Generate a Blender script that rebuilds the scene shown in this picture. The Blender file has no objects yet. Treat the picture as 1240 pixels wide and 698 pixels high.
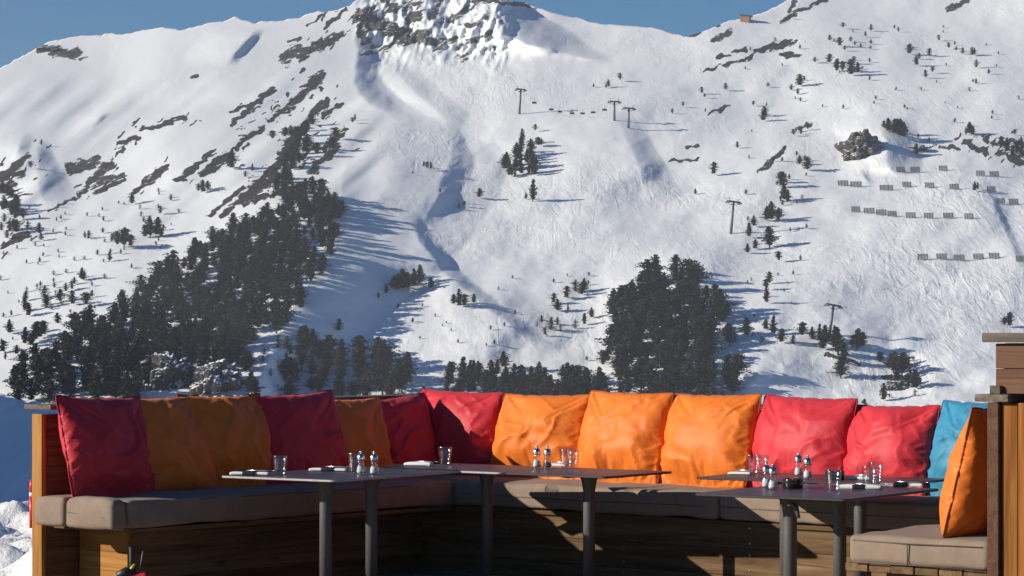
import bpy, bmesh, math, random
import numpy as np
from mathutils import Vector, Matrix, noise as mnoise

R = math.radians
F = 3270.0            # focal length in pixels of a 1240 px wide picture
HZ = 400.0            # image row of the horizon
CAMZ = 1.37
scene = bpy.context.scene
COL = scene.collection
rnd = random.Random(11)
rng = np.random.default_rng(5)

def at_z(u, v, z):
    """world point on the level z seen at picture position (u, v)"""
    y = F * (CAMZ - z) / (v - HZ)
    return Vector(((u - 620) / F * y, y, z))

# ------------------------------------------------------------------ helpers
def tag(o, label=None, cat=None, group=None, kind=None):
    if label: o['label'] = label
    if cat: o['category'] = cat
    if group: o['group'] = group
    if kind: o['kind'] = kind
    return o

def empty(name, loc=(0, 0, 0), rot=(0, 0, 0)):
    o = bpy.data.objects.new(name, None)
    o.empty_display_size = 0.1
    COL.objects.link(o)
    o.location = loc
    o.rotation_euler = rot
    return o

def link(name, me, mats, parent=None):
    if mats is not None:
        if not isinstance(mats, (list, tuple)): mats = [mats]
        for m in mats: me.materials.append(m)
    o = bpy.data.objects.new(name, me)
    COL.objects.link(o)
    if parent is not None: o.parent = parent
    return o

def np_mesh(name, V, Fq, smooth=True):
    """V (n,3); Fq (m,3 or 4)"""
    V = np.asarray(V, dtype=np.float32); Fq = np.asarray(Fq, dtype=np.int32)
    me = bpy.data.meshes.new(name)
    k = Fq.shape[1]
    me.vertices.add(len(V)); me.vertices.foreach_set('co', V.ravel())
    me.loops.add(Fq.size); me.loops.foreach_set('vertex_index', Fq.ravel())
    me.polygons.add(len(Fq))
    me.polygons.foreach_set('loop_start', np.arange(0, Fq.size, k, dtype=np.int32))
    me.polygons.foreach_set('loop_total', np.full(len(Fq), k, dtype=np.int32))
    me.polygons.foreach_set('use_smooth', np.full(len(Fq), smooth, dtype=bool))
    me.update(calc_edges=True); me.validate()
    return me

def fattr(me, name, arr):
    a = me.attributes.new(name, 'FLOAT', 'POINT'); a.data.foreach_set('value', np.asarray(arr, dtype=np.float32).ravel())
def vattr(me, name, arr):
    a = me.attributes.new(name, 'FLOAT_VECTOR', 'POINT'); a.data.foreach_set('vector', np.asarray(arr, dtype=np.float32).ravel())

def grid_faces(nr, nc, off=0):
    i = np.arange(nr - 1)[:, None] * nc + np.arange(nc - 1)[None, :]
    i = i.ravel() + off
    return np.stack([i, i + 1, i + nc + 1, i + nc], 1)

_tabs = {}
def vnoise(x, y, seed=0):
    if seed not in _tabs: _tabs[seed] = np.random.default_rng(1000 + seed).random((256, 256)) * 2 - 1
    T = _tabs[seed]
    xi = np.floor(x).astype(int); yi = np.floor(y).astype(int)
    fx = x - xi; fy = y - yi
    fx = fx * fx * fx * (fx * (fx * 6 - 15) + 10); fy = fy * fy * fy * (fy * (fy * 6 - 15) + 10)
    a = T[xi & 255, yi & 255]; b = T[(xi + 1) & 255, yi & 255]; c = T[xi & 255, (yi + 1) & 255]; d = T[(xi + 1) & 255, (yi + 1) & 255]
    return (a * (1 - fx) + b * fx) * (1 - fy) + (c * (1 - fx) + d * fx) * fy
def fbm(x, y, seed=0, oct=4, gain=0.5):
    s = 0; a = 1.0
    for k in range(oct):
        s = s + a * vnoise(x * 2 ** k + 17 * k, y * 2 ** k - 9 * k, seed + k); a *= gain
    return s
def sst(a, b, x):
    t = np.clip((x - a) / (b - a), 0, 1); return t * t * (3 - 2 * t)

# ------------------------------------------------------------------ materials
def new_mat(name):
    m = bpy.data.materials.new(name); m.use_nodes = True
    nt = m.node_tree
    b = nt.nodes['Principled BSDF']
    return m, nt, b
def N(nt, typ, **kw):
    n = nt.nodes.new(typ)
    for k, v in kw.items():
        if hasattr(n, k) and k not in n.inputs: setattr(n, k, v)
        else: n.inputs[k].default_value = v
    return n
def ramp(nt, fac, stops):
    r = nt.nodes.new('ShaderNodeValToRGB')
    el = r.color_ramp.elements
    while len(el) > 1: el.remove(el[-1])
    el[0].position = stops[0][0]; el[0].color = (*stops[0][1], 1)
    for p, c in stops[1:]:
        e = el.new(p); e.color = (*c, 1)
    nt.links.new(fac, r.inputs[0]); return r.outputs[0]
def mix(nt, fac, a, b, mode='MIX'):
    n = nt.nodes.new('ShaderNodeMix'); n.data_type = 'RGBA'; n.blend_type = mode
    for s, v in ((n.inputs[0], fac), (n.inputs[6], a), (n.inputs[7], b)):
        if hasattr(v, 'links'): nt.links.new(v, s)
        elif isinstance(v, (int, float)): s.default_value = v
        else: s.default_value = (*v, 1)
    return n.outputs[2]
def math_n(nt, op, a, b=None):
    n = nt.nodes.new('ShaderNodeMath'); n.operation = op
    for s, v in ((n.inputs[0], a), (n.inputs[1], b)):
        if v is None: continue
        if hasattr(v, 'links'): nt.links.new(v, s)
        else: s.default_value = v
    return n.outputs[0]
def bump(nt, b, h, strength, dist, prev=None):
    n = nt.nodes.new('ShaderNodeBump'); n.inputs['Strength'].default_value = strength; n.inputs['Distance'].default_value = dist
    nt.links.new(h, n.inputs['Height'])
    if prev is not None: nt.links.new(prev, n.inputs['Normal'])
    nt.links.new(n.outputs[0], b.inputs['Normal'])
    return n.outputs[0]

def flat_mat(name, col, rough=0.6, metal=0.0, var=0.15, scale=30):
    m, nt, b = new_mat(name)
    tc = N(nt, 'ShaderNodeTexCoord')
    no = N(nt, 'ShaderNodeTexNoise', Scale=scale, Detail=4.0)
    nt.links.new(tc.outputs['Object'], no.inputs['Vector'])
    lo = tuple(c * (1 - var) for c in col); hi = tuple(min(1, c * (1 + var)) for c in col)
    nt.links.new(ramp(nt, no.outputs['Fac'], [(0.3, lo), (0.7, hi)]), b.inputs['Base Color'])
    b.inputs['Roughness'].default_value = rough; b.inputs['Metallic'].default_value = metal
    return m

def wood_mat(name, dark, mid, light, rough=0.65, grey=None):
    m, nt, b = new_mat(name)
    at = N(nt, 'ShaderNodeAttribute', attribute_name='grain')
    tn = N(nt, 'ShaderNodeAttribute', attribute_name='tone')
    mp = N(nt, 'ShaderNodeMapping'); mp.inputs['Scale'].default_value = (0.8, 15, 15)
    nt.links.new(at.outputs['Vector'], mp.inputs[0])
    n1 = N(nt, 'ShaderNodeTexNoise', Scale=1.6, Detail=6.0, Roughness=0.6, Distortion=0.9)
    nt.links.new(mp.outputs[0], n1.inputs['Vector'])
    mp2 = N(nt, 'ShaderNodeMapping'); mp2.inputs['Scale'].default_value = (3.0, 120, 120)
    nt.links.new(at.outputs['Vector'], mp2.inputs[0])
    n2 = N(nt, 'ShaderNodeTexNoise', Scale=1.0, Detail=4.0)
    nt.links.new(mp2.outputs[0], n2.inputs['Vector'])
    # knots
    mp3 = N(nt, 'ShaderNodeMapping'); mp3.inputs['Scale'].default_value = (2.2, 6.5, 6.5)
    nt.links.new(at.outputs['Vector'], mp3.inputs[0])
    vo = N(nt, 'ShaderNodeTexVoronoi', Scale=1.0); nt.links.new(mp3.outputs[0], vo.inputs['Vector'])
    kn = ramp(nt, vo.outputs['Distance'], [(0.03, (0, 0, 0)), (0.13, (1, 1, 1))])
    c = ramp(nt, n1.outputs['Fac'], [(0.28, dark), (0.5, mid), (0.72, light)])
    c2 = ramp(nt, n2.outputs['Fac'], [(0.35, (0.72, 0.70, 0.68)), (0.6, (1.05, 1.05, 1.05))])
    c = mix(nt, 0.5, c, c2, 'MULTIPLY')
    c = mix(nt, math_n(nt, 'MULTIPLY', math_n(nt, 'SUBTRACT', 1.0, kn), 0.75), c, tuple(x * 0.35 for x in dark))
    tone = ramp(nt, tn.outputs['Fac'], [(0.0, (0.68, 0.66, 0.64)), (1.0, (1.12, 1.12, 1.12))])
    c = mix(nt, 1.0, c, tone, 'MULTIPLY')
    nt.links.new(c, b.inputs['Base Color'])
    b.inputs['Roughness'].default_value = rough; b.inputs['Specular IOR Level'].default_value = 0.1
    p = bump(nt, b, n1.outputs['Fac'], 0.35, 0.004)
    bump(nt, b, n2.outputs['Fac'], 0.3, 0.002, p)
    return m

def fabric_mat(name, col, rough=0.55, sheen=0.08, weave=900, spec=0.2):
    m, nt, b = new_mat(name)
    tc = N(nt, 'ShaderNodeTexCoord')
    no = N(nt, 'ShaderNodeTexNoise', Scale=9.0, Detail=5.0, Roughness=0.6)
    nt.links.new(tc.outputs['Object'], no.inputs['Vector'])
    lo = tuple(c * 0.86 for c in col); hi = tuple(min(1, c * 1.08) for c in col)
    c = ramp(nt, no.outputs['Fac'], [(0.3, lo), (0.7, hi)])
    nt.links.new(c, b.inputs['Base Color'])
    b.inputs['Roughness'].default_value = rough
    b.inputs['Specular IOR Level'].default_value = spec
    b.inputs['Sheen Weight'].default_value = sheen; b.inputs['Sheen Roughness'].default_value = 0.4
    w = N(nt, 'ShaderNodeTexNoise', Scale=float(weave), Detail=2.0)
    nt.links.new(tc.outputs['Object'], w.inputs['Vector'])
    f = N(nt, 'ShaderNodeTexNoise', Scale=22.0, Detail=4.0, Distortion=1.2)
    nt.links.new(tc.outputs['Object'], f.inputs['Vector'])
    p = bump(nt, b, f.outputs['Fac'], 0.22, 0.008)
    bump(nt, b, w.outputs['Fac'], 0.25, 0.0015, p)
    return m

M = {}
M['red'] = fabric_mat('red_nylon', (0.56, 0.034, 0.046), rough=0.5)
M['orange'] = fabric_mat('orange_nylon', (0.74, 0.178, 0.022), rough=0.5)
M['blue'] = fabric_mat('blue_nylon', (0.045, 0.235, 0.375), rough=0.5)
M['red_seam'] = fabric_mat('red_piping', (0.30, 0.012, 0.03))
M['orange_seam'] = fabric_mat('orange_piping', (0.34, 0.07, 0.008))
M['blue_seam'] = fabric_mat('blue_piping', (0.03, 0.15, 0.26))
M['taupe'] = fabric_mat('taupe_canvas', (0.25, 0.186, 0.140), rough=0.85, sheen=0.05, weave=420, spec=0.2)
M['taupe_seam'] = fabric_mat('taupe_piping', (0.13, 0.10, 0.08), rough=0.9, sheen=0.1)
M['honey'] = wood_mat('honey_pine', (0.20, 0.085, 0.022), (0.36, 0.17, 0.042), (0.46, 0.24, 0.07))
M['brown'] = wood_mat('brown_stained_pine', (0.075, 0.040, 0.020), (0.16, 0.095, 0.048), (0.24, 0.155, 0.085))
M['umber'] = wood_mat('weathered_umber_boards', (0.085, 0.042, 0.026), (0.135, 0.070, 0.043), (0.18, 0.10, 0.06))
M['amber'] = wood_mat('amber_boards', (0.12, 0.042, 0.010), (0.27, 0.100, 0.020), (0.38, 0.165, 0.040))
M['greywood'] = wood_mat('grey_weathered_board', (0.07, 0.058, 0.05), (0.14, 0.115, 0.095), (0.22, 0.18, 0.15), rough=0.85)
M['deck'] = wood_mat('worn_deck_boards', (0.22, 0.17, 0.125), (0.34, 0.27, 0.205), (0.44, 0.36, 0.28), rough=0.8)
M['column'] = flat_mat('anthracite_metal', (0.085, 0.080, 0.080), 0.5, 0.0, 0.12, 60)
M['tabletop'] = flat_mat('brown_grey_laminate', (0.062, 0.052, 0.049), 0.40, 0.0, 0.10, 25)
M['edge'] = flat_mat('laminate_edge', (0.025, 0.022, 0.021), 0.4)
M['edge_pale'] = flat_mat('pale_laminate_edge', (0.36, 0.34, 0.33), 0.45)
M['chrome'] = flat_mat('chrome', (0.60, 0.585, 0.57), 0.24, 1.0, 0.05)
M['napkin'] = flat_mat('white_paper', (0.80, 0.79, 0.77), 0.8, 0, 0.04, 80)
M['black'] = flat_mat('black_sleeve', (0.015, 0.015, 0.018), 0.5)
M['ashtray'] = flat_mat('black_melamine', (0.018, 0.012, 0.012), 0.16)
M['salt'] = flat_mat('salt', (0.82, 0.82, 0.80), 0.7, 0, 0.05, 300)
M['pepper'] = flat_mat('peppercorns', (0.05, 0.04, 0.035), 0.7, 0, 0.7, 260)
M['steel'] = flat_mat('galvanised_steel', (0.11, 0.12, 0.125), 0.5, 0.4, 0.15, 3)
M['fence'] = flat_mat('weathered_fence_timber', (0.060, 0.055, 0.050), 0.8, 0, 0.3, 2)
M['rust'] = flat_mat('rust_red_cladding', (0.32, 0.12, 0.07), 0.7, 0, 0.2, 1)
M['roof'] = flat_mat('dark_roof', (0.05, 0.045, 0.045), 0.7, 0, 0.2, 1)
M['redplastic'] = flat_mat('red_plastic', (0.62, 0.02, 0.02), 0.4)
M['whiteplastic'] = flat_mat('white_plastic', (0.75, 0.75, 0.75), 0.4)
M['yellow'] = flat_mat('yellow_green_plastic', (0.45, 0.5, 0.05), 0.5)
M['strap'] = flat_mat('grey_strap', (0.05, 0.05, 0.055), 0.8)
M['bark'] = flat_mat('pine_bark', (0.07, 0.05, 0.04), 0.95, 0, 0.3, 3)

def glass_mat():
    m = bpy.data.materials.new('clear_glass'); m.use_nodes = True; nt = m.node_tree
    nt.nodes.remove(nt.nodes['Principled BSDF']); out = nt.nodes['Material Output']
    lw = N(nt, 'ShaderNodeLayerWeight', Blend=0.30)
    tcol = ramp(nt, lw.outputs['Facing'], [(0.0, (0.97, 0.975, 0.975)), (0.6, (0.90, 0.92, 0.92)), (1.0, (0.45, 0.48, 0.49))])
    tr = nt.nodes.new('ShaderNodeBsdfTransparent'); nt.links.new(tcol, tr.inputs[0])
    gl = N(nt, 'ShaderNodeBsdfGlossy', Roughness=0.12)
    mx = nt.nodes.new('ShaderNodeMixShader')
    fz = math_n(nt, 'ADD', math_n(nt, 'MULTIPLY', math_n(nt, 'POWER', lw.outputs['Facing'], 2.2), 0.75), 0.09)
    nt.links.new(fz, mx.inputs[0]); nt.links.new(tr.outputs[0], mx.inputs[1]); nt.links.new(gl.outputs[0], mx.inputs[2])
    nt.links.new(mx.outputs[0], out.inputs['Surface'])
    return m
M['glass'] = glass_mat()

def needle_mat(name, dark, light):
    m, nt, b = new_mat(name)
    at = N(nt, 'ShaderNodeAttribute', attribute_name='tone')
    oi = N(nt, 'ShaderNodeObjectInfo')
    c = ramp(nt, at.outputs['Fac'], [(0.0, dark), (1.0, light)])
    k = ramp(nt, oi.outputs['Random'], [(0.0, (0.75, 0.80, 0.80)), (1.0, (1.25, 1.15, 1.0))])
    nt.links.new(mix(nt, 1.0, c, k, 'MULTIPLY'), b.inputs['Base Color'])
    b.inputs['Roughness'].default_value = 0.8
    b.inputs['Specular IOR Level'].default_value = 0.1
    return m
M['needles'] = needle_mat('dark_pine_needles', (0.015, 0.018, 0.011), (0.052, 0.056, 0.031))

def snow_nodes(nt, b, far=True):
    """returns snow colour socket and sets the bump"""
    ge = N(nt, 'ShaderNodeNewGeometry')
    n0 = N(nt, 'ShaderNodeTexNoise', Scale=0.004 if far else 0.25, Detail=4.0)
    nt.links.new(ge.outputs['Position'], n0.inputs['Vector'])
    c = ramp(nt, n0.outputs['Fac'], [(0.3, (0.89, 0.895, 0.90)), (0.7, (0.93, 0.93, 0.925))])
    return c, ge

def terrain_mat():
    m, nt, b = new_mat('snow_and_bare_ground')
    c, ge = snow_nodes(nt, b)
    at = N(nt, 'ShaderNodeAttribute', attribute_name='rock')
    nb = N(nt, 'ShaderNodeTexNoise', Scale=0.20, Detail=8.0, Roughness=0.72)
    m1 = N(nt, 'ShaderNodeMapping'); m1.inputs['Rotation'].default_value = (0, 0, -1.18); nt.links.new(ge.outputs['Position'], m1.inputs[0])
    m2 = N(nt, 'ShaderNodeMapping'); m2.inputs['Scale'].default_value = (0.30, 1.5, 1.0); nt.links.new(m1.outputs[0], m2.inputs[0])
    nt.links.new(m2.outputs[0], nb.inputs['Vector'])
    th = math_n(nt, 'MULTIPLY', at.outputs['Fac'], math_n(nt, 'ADD', 1.0, math_n(nt, 'MULTIPLY', math_n(nt, 'SUBTRACT', nb.outputs['Fac'], 0.48), 4.2)))
    fac = ramp(nt, th, [(0.44, (0, 0, 0)), (0.52, (1, 1, 1))])
    nr = N(nt, 'ShaderNodeTexNoise', Scale=0.30, Detail=5.0, Roughness=0.7)
    nt.links.new(ge.outputs['Position'], nr.inputs['Vector'])
    grass = ramp(nt, nr.outputs['Fac'], [(0.30, (0.022, 0.018, 0.017)), (0.55, (0.060, 0.047, 0.042)), (0.75, (0.12, 0.095, 0.08))])
    stone = ramp(nt, nr.outputs['Fac'], [(0.30, (0.022, 0.022, 0.025)), (0.55, (0.080, 0.076, 0.072)), (0.75, (0.19, 0.175, 0.16))])
    st = N(nt, 'ShaderNodeAttribute', attribute_name='stone')
    rk = mix(nt, st.outputs['Fac'], grass, stone)
    nt.links.new(mix(nt, fac, c, rk), b.inputs['Base Color'])
    b.inputs['Roughness'].default_value = 0.75
    b.inputs['Specular IOR Level'].default_value = 0.15
    # wind ripples, moguls and ski tracks
    w = N(nt, 'ShaderNodeTexNoise', Scale=0.085, Detail=5.0, Roughness=0.6, Distortion=0.8)
    nt.links.new(ge.outputs['Position'], w.inputs['Vector'])
    mp = N(nt, 'ShaderNodeMapping'); mp.inputs['Scale'].default_value = (0.22, 0.035, 0.09); mp.inputs['Rotation'].default_value = (0, 0, 0.35)
    nt.links.new(ge.outputs['Position'], mp.inputs[0])
    tr = N(nt, 'ShaderNodeTexNoise', Scale=1.0, Detail=3.0, Distortion=1.6)
    nt.links.new(mp.outputs[0], tr.inputs['Vector'])
    ra = N(nt, 'ShaderNodeAttribute', attribute_name='rough')
    pn = N(nt, 'ShaderNodeTexNoise', Scale=0.014, Detail=3.0); nt.links.new(ge.outputs['Position'], pn.inputs['Vector'])
    pm = ramp(nt, pn.outputs['Fac'], [(0.40, (0.12, 0.12, 0.12)), (0.62, (1, 1, 1))])
    rr = math_n(nt, 'MULTIPLY', ra.outputs['Fac'], pm)
    h1 = math_n(nt, 'MULTIPLY', w.outputs['Fac'], math_n(nt, 'ADD', math_n(nt, 'MULTIPLY', ra.outputs['Fac'], 0.5), math_n(nt, 'MULTIPLY', rr, 0.5))); h2 = math_n(nt, 'MULTIPLY', tr.outputs['Fac'], rr)
    p = bump(nt, b, h1, 0.4, 2.0)
    p = bump(nt, b, h2, 0.55, 1.0, p)
    bump(nt, b, math_n(nt, 'MULTIPLY', nr.outputs['Fac'], fac), 0.6, 1.0, p)
    return m
M['terrain'] = terrain_mat()

def near_snow():
    m, nt, b = new_mat('trodden_snow')
    c, ge = snow_nodes(nt, b, False)
    nt.links.new(mix(nt, 1.0, c, (0.88, 0.88, 0.88), 'MULTIPLY'), b.inputs['Base Color'])
    b.inputs['Roughness'].default_value = 0.7; b.inputs['Specular IOR Level'].default_value = 0.2
    w = N(nt, 'ShaderNodeTexNoise', Scale=9.0, Detail=6.0, Roughness=0.65)
    nt.links.new(ge.outputs['Position'], w.inputs['Vector'])
    bump(nt, b, w.outputs['Fac'], 0.6, 0.06)
    return m
M['near_snow'] = near_snow()

def rock_mat():
    m, nt, b = new_mat('ochre_grey_rock_with_snow')
    ge = N(nt, 'ShaderNodeNewGeometry')
    nr = N(nt, 'ShaderNodeTexNoise', Scale=0.35, Detail=7.0, Roughness=0.7)
    nt.links.new(ge.outputs['Position'], nr.inputs['Vector'])
    rk = ramp(nt, nr.outputs['Fac'], [(0.34, (0.018, 0.017, 0.017)), (0.55, (0.075, 0.060, 0.047)), (0.74, (0.24, 0.185, 0.13))])
    sx = N(nt, 'ShaderNodeSeparateXYZ'); nt.links.new(ge.outputs['Normal'], sx.inputs[0])
    n2 = N(nt, 'ShaderNodeTexNoise', Scale=0.55, Detail=4.0)
    nt.links.new(ge.outputs['Position'], n2.inputs['Vector'])
    f = math_n(nt, 'ADD', sx.outputs['Z'], math_n(nt, 'MULTIPLY', math_n(nt, 'SUBTRACT', n2.outputs['Fac'], 0.5), 1.3))
    fac = ramp(nt, f, [(0.62, (0, 0, 0)), (0.68, (1, 1, 1))])
    nt.links.new(mix(nt, fac, rk, (0.84, 0.85, 0.87)), b.inputs['Base Color'])
    b.inputs['Roughness'].default_value = 0.9
    bump(nt, b, nr.outputs['Fac'], 0.8, 1.2)
    return m
M['rock'] = rock_mat()

# ------------------------------------------------------------------ light, sky, camera
S = Vector((-1.015, -0.195, 0.392)).normalized()          # towards the sun
el = math.asin(S.z); az = math.atan2(S.x, S.y)         # azimuth from +Y, clockwise
w = bpy.data.worlds.new('World'); scene.world = w; w.use_nodes = True
nt = w.node_tree
sky = nt.nodes.new('ShaderNodeTexSky'); sky.sky_type = 'NISHITA'; sky.sun_disc = False
sky.sun_elevation = el; sky.sun_rotation = az; sky.altitude = 2000; sky.air_density = 1.0; sky.dust_density = 0.15; sky.ozone_density = 3.0
bg = nt.nodes['Background']; bg.inputs['Strength'].default_value = 0.063
hs = nt.nodes.new('ShaderNodeHueSaturation'); hs.inputs['Saturation'].default_value = 1.45; hs.inputs['Hue'].default_value = 0.507
nt.links.new(sky.outputs[0], hs.inputs['Color']); nt.links.new(hs.outputs[0], bg.inputs['Color'])
sl = bpy.data.lights.new('sun', 'SUN'); sl.energy = 5.0; sl.angle = R(0.5); sl.color = (1.0, 0.93, 0.80)
so = bpy.data.objects.new('sun', sl); COL.objects.link(so)
so.rotation_euler = S.to_track_quat('Z', 'Y').to_euler(); so.location = (-30, -10, 40)

cam = bpy.data.cameras.new('camera'); co = bpy.data.objects.new('camera', cam); COL.objects.link(co)
co.location = (0, 0, CAMZ); co.rotation_euler = (R(90), 0, 0)
cam.sensor_width = 36; cam.lens = 36 * F / 1240; cam.shift_y = (HZ - 348.75) / 1240
cam.clip_start = 0.05; cam.clip_end = 12000
scene.camera = co
scene.view_settings.view_transform = 'Standard'; scene.view_settings.look = 'None'
scene.view_settings.exposure = 0.34; scene.view_settings.gamma = 1; scene.view_settings.use_curve_mapping = False
scene.cycles.max_bounces = 10; scene.cycles.transparent_max_bounces = 24; scene.cycles.transmission_bounces = 10; scene.cycles.volume_bounces = 0
scene.cycles.caustics_reflective = False; scene.cycles.caustics_refractive = False

# ------------------------------------------------------------------ the mountain
RIDGE = [(-500, 150), (-200, 120), (0, 82), (30, 68), (45, 58), (60, 50), (100, 43), (150, 40), (190, 34), (215, 36), (260, 28), (282, 21), (300, 26), (320, 27),
         (360, 21), (400, 12), (424, 7), (434, -4), (460, -22), (500, -34), (560, -26), (590, -10), (606, -1), (640, 5), (680, 18), (730, 29), (780, 32), (800, 36),
         (830, 44), (850, 38), (885, 25), (905, 22), (930, 12), (950, 2), (970, -8), (1000, -22), (1240, -70), (1500, -90), (1800, -60)]
RX = np.array([p[0] for p in RIDGE], float); RV = np.array([p[1] for p in RIDGE], float)
VB = 490.0

def depth(u, v):
    """distance (y) of the slope met in direction (u, v); the mountain's shape"""
    k = np.maximum(VB - v, -40)
    d = 900 + 0.75 * k + 0.0013 * k * np.abs(k)
    def crest(poly, wl):
        """poly: (u, v, amplitude in metres, width of the shaded far side)"""
        nonlocal d
        q = np.array(poly, float)
        uc = np.interp(v, q[:, 1], q[:, 0]); amp = np.interp(v, q[:, 1], q[:, 2], 0, 0); wr = np.interp(v, q[:, 1], q[:, 3])
        x = u - uc + 3 * vnoise(v / 22., v * 0 + q[0, 0], 31) + 0.8 * vnoise(v / 5., u / 9., 35)
        l = np.clip(1 + x / wl, 0, 1); r = np.clip(1 - x / wr, 0, 1)
        l = l * l * (3 - 2 * l) * .5 + l * .5
        r = r * r * (3 - 2 * r) * .5 + r * .5
        d = d - amp * np.where(x < 0, l, r)
    # the long lit spur on the left, steep on its far side
    crest([(434, -80, 30, 30), (432, 30, 28, 50), (431, 56, 22, 26), (427, 84, 21, 28), (427, 100, 26, 36), (434, 114, 28, 44), (450, 126, 22, 46), (466, 134, 12, 44), (482, 146, 5, 50), (500, 166, 0, 50)], 300)
    crest([(446, 126, 0, 120), (430, 156, 26, 160), (418, 200, 40, 200), (412, 240, 46, 190), (388, 320, 46, 160), (330, 420, 40, 90), (318, 445, 34, 44), (300, 500, 30, 50)], 420)
    crest([(466, 74, 0, 30), (480, 90, 8, 30), (502, 112, 11, 36), (530, 138, 8, 36), (548, 152, 0, 20)], 40)
    # summit ribs and the shaded hollow right of them
    crest([(500, -60, 20, 30), (503, 0, 22, 34), (514, 30, 18, 34), (530, 66, 8, 24), (540, 84, 0, 20)], 60)
    crest([(470, -60, 16, 22), (472, 10, 16, 22), (480, 45, 10, 22), (500, 80, 0, 20)], 40)
    crest([(598, -60, 60, 34), (600, 8, 62, 42), (604, 25, 58, 64), (612, 42, 46, 86), (640, 55, 28, 72), (680, 64, 13, 50), (720, 74, 0, 24)], 130)
    # mound in the middle with a shaded right face
    crest([(549, 158, 0, 10), (549, 170, 6, 16), (546, 190, 11, 28), (538, 212, 13, 36), (530, 234, 10, 28), (518, 258, 5, 22), (508, 276, 0, 20)], 120)
    crest([(496, 258, 0, 18), (500, 276, 6, 18), (510, 298, 9, 22), (528, 318, 8, 22), (560, 350, 7, 22), (620, 395, 6, 24), (660, 430, 0, 30)], 70)
    # broad knoll right of the middle
    crest([(738, 132, 0, 20), (748, 150, 5, 30), (758, 168, 9, 30), (770, 190, 11, 32), (780, 212, 9, 34), (786, 236, 3, 44), (788, 256, 0, 40)], 170)
    # left bump
    crest([(52, 170, 0, 10), (46, 186, 7, 18), (43, 204, 10, 28), (44, 222, 11, 40), (50, 238, 8, 44), (58, 252, 0, 30)], 70)
    crest([(30, 160, 0, 14), (24, 178, 8, 16), (20, 196, 0, 14)], 40)
    crest([(308, 34, 0, 14), (300, 44, 8, 12), (284, 62, 9, 14), (272, 80, 0, 12)], 60)
    crest([(130, 134, 0, 10), (122, 142, 4, 9), (112, 156, 0, 8)], 40)
    # right hand rocks and gullies
    crest([(1070, 140, 0, 40), (1070, 158, 16, 44), (1072, 182, 20, 46), (1080, 204, 12, 40), (1086, 214, 0, 30)], 60)
    crest([(1192, 222, 0, 8), (1200, 244, 3.5, 9), (1214, 272, 4, 10), (1228, 304, 3.5, 10), (1238, 334, 0, 10)], 60)
    crest([(1038, 204, 0, 8), (1044, 214, 4, 9), (1052, 226, 0, 8)], 30)
    # long shallow terraces and roughness, smooth on the lit left face
    rg = 0.35 + 0.65 * sst(430, 560, u)
    d = d + 13 * fbm(u / 230., v / 130., 1, 2) + 3.6 * rg * fbm(u / 74. + v / 200., v / 46., 7, 2) + 0.5 * rg * fbm(u / 20., v / 12., 21, 2)
    # jagged summit rocks
    wj = sst(425, 450, u) * (1 - sst(590, 640, u)) * (1 - sst(36, 92, v + 14 * vnoise(u / 24., v / 30., 139)))
    d = d - 0.46 * wj * (7 * (1 - 2 * np.abs(vnoise(u / 24. + v / 60., v / 44., 41))) + 7 * (1 - 2 * np.abs(vnoise(u / 8. + v / 24., v / 14., 43))) + 5.0 * fbm(u / 6., v / 7., 45, 3))
    # diagonal ribs on the left face
    wl = sst(20, 60, 300 - np.abs(u - 200)) * sst(70, 130, v) * (1 - sst(270, 330, v))
    a = (u * 0.62 + v * 0.78)
    d = d + wl * 2.6 * vnoise(a / 17., (u * .78 - v * .62) / 120., 61)
    return d

def surf(u, v):
    y = float(depth(np.array([float(u)]), np.array([float(v)]))[0])
    return Vector(((u - 620) / F * y, y, CAMZ + y * (HZ - v) / F))

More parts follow.
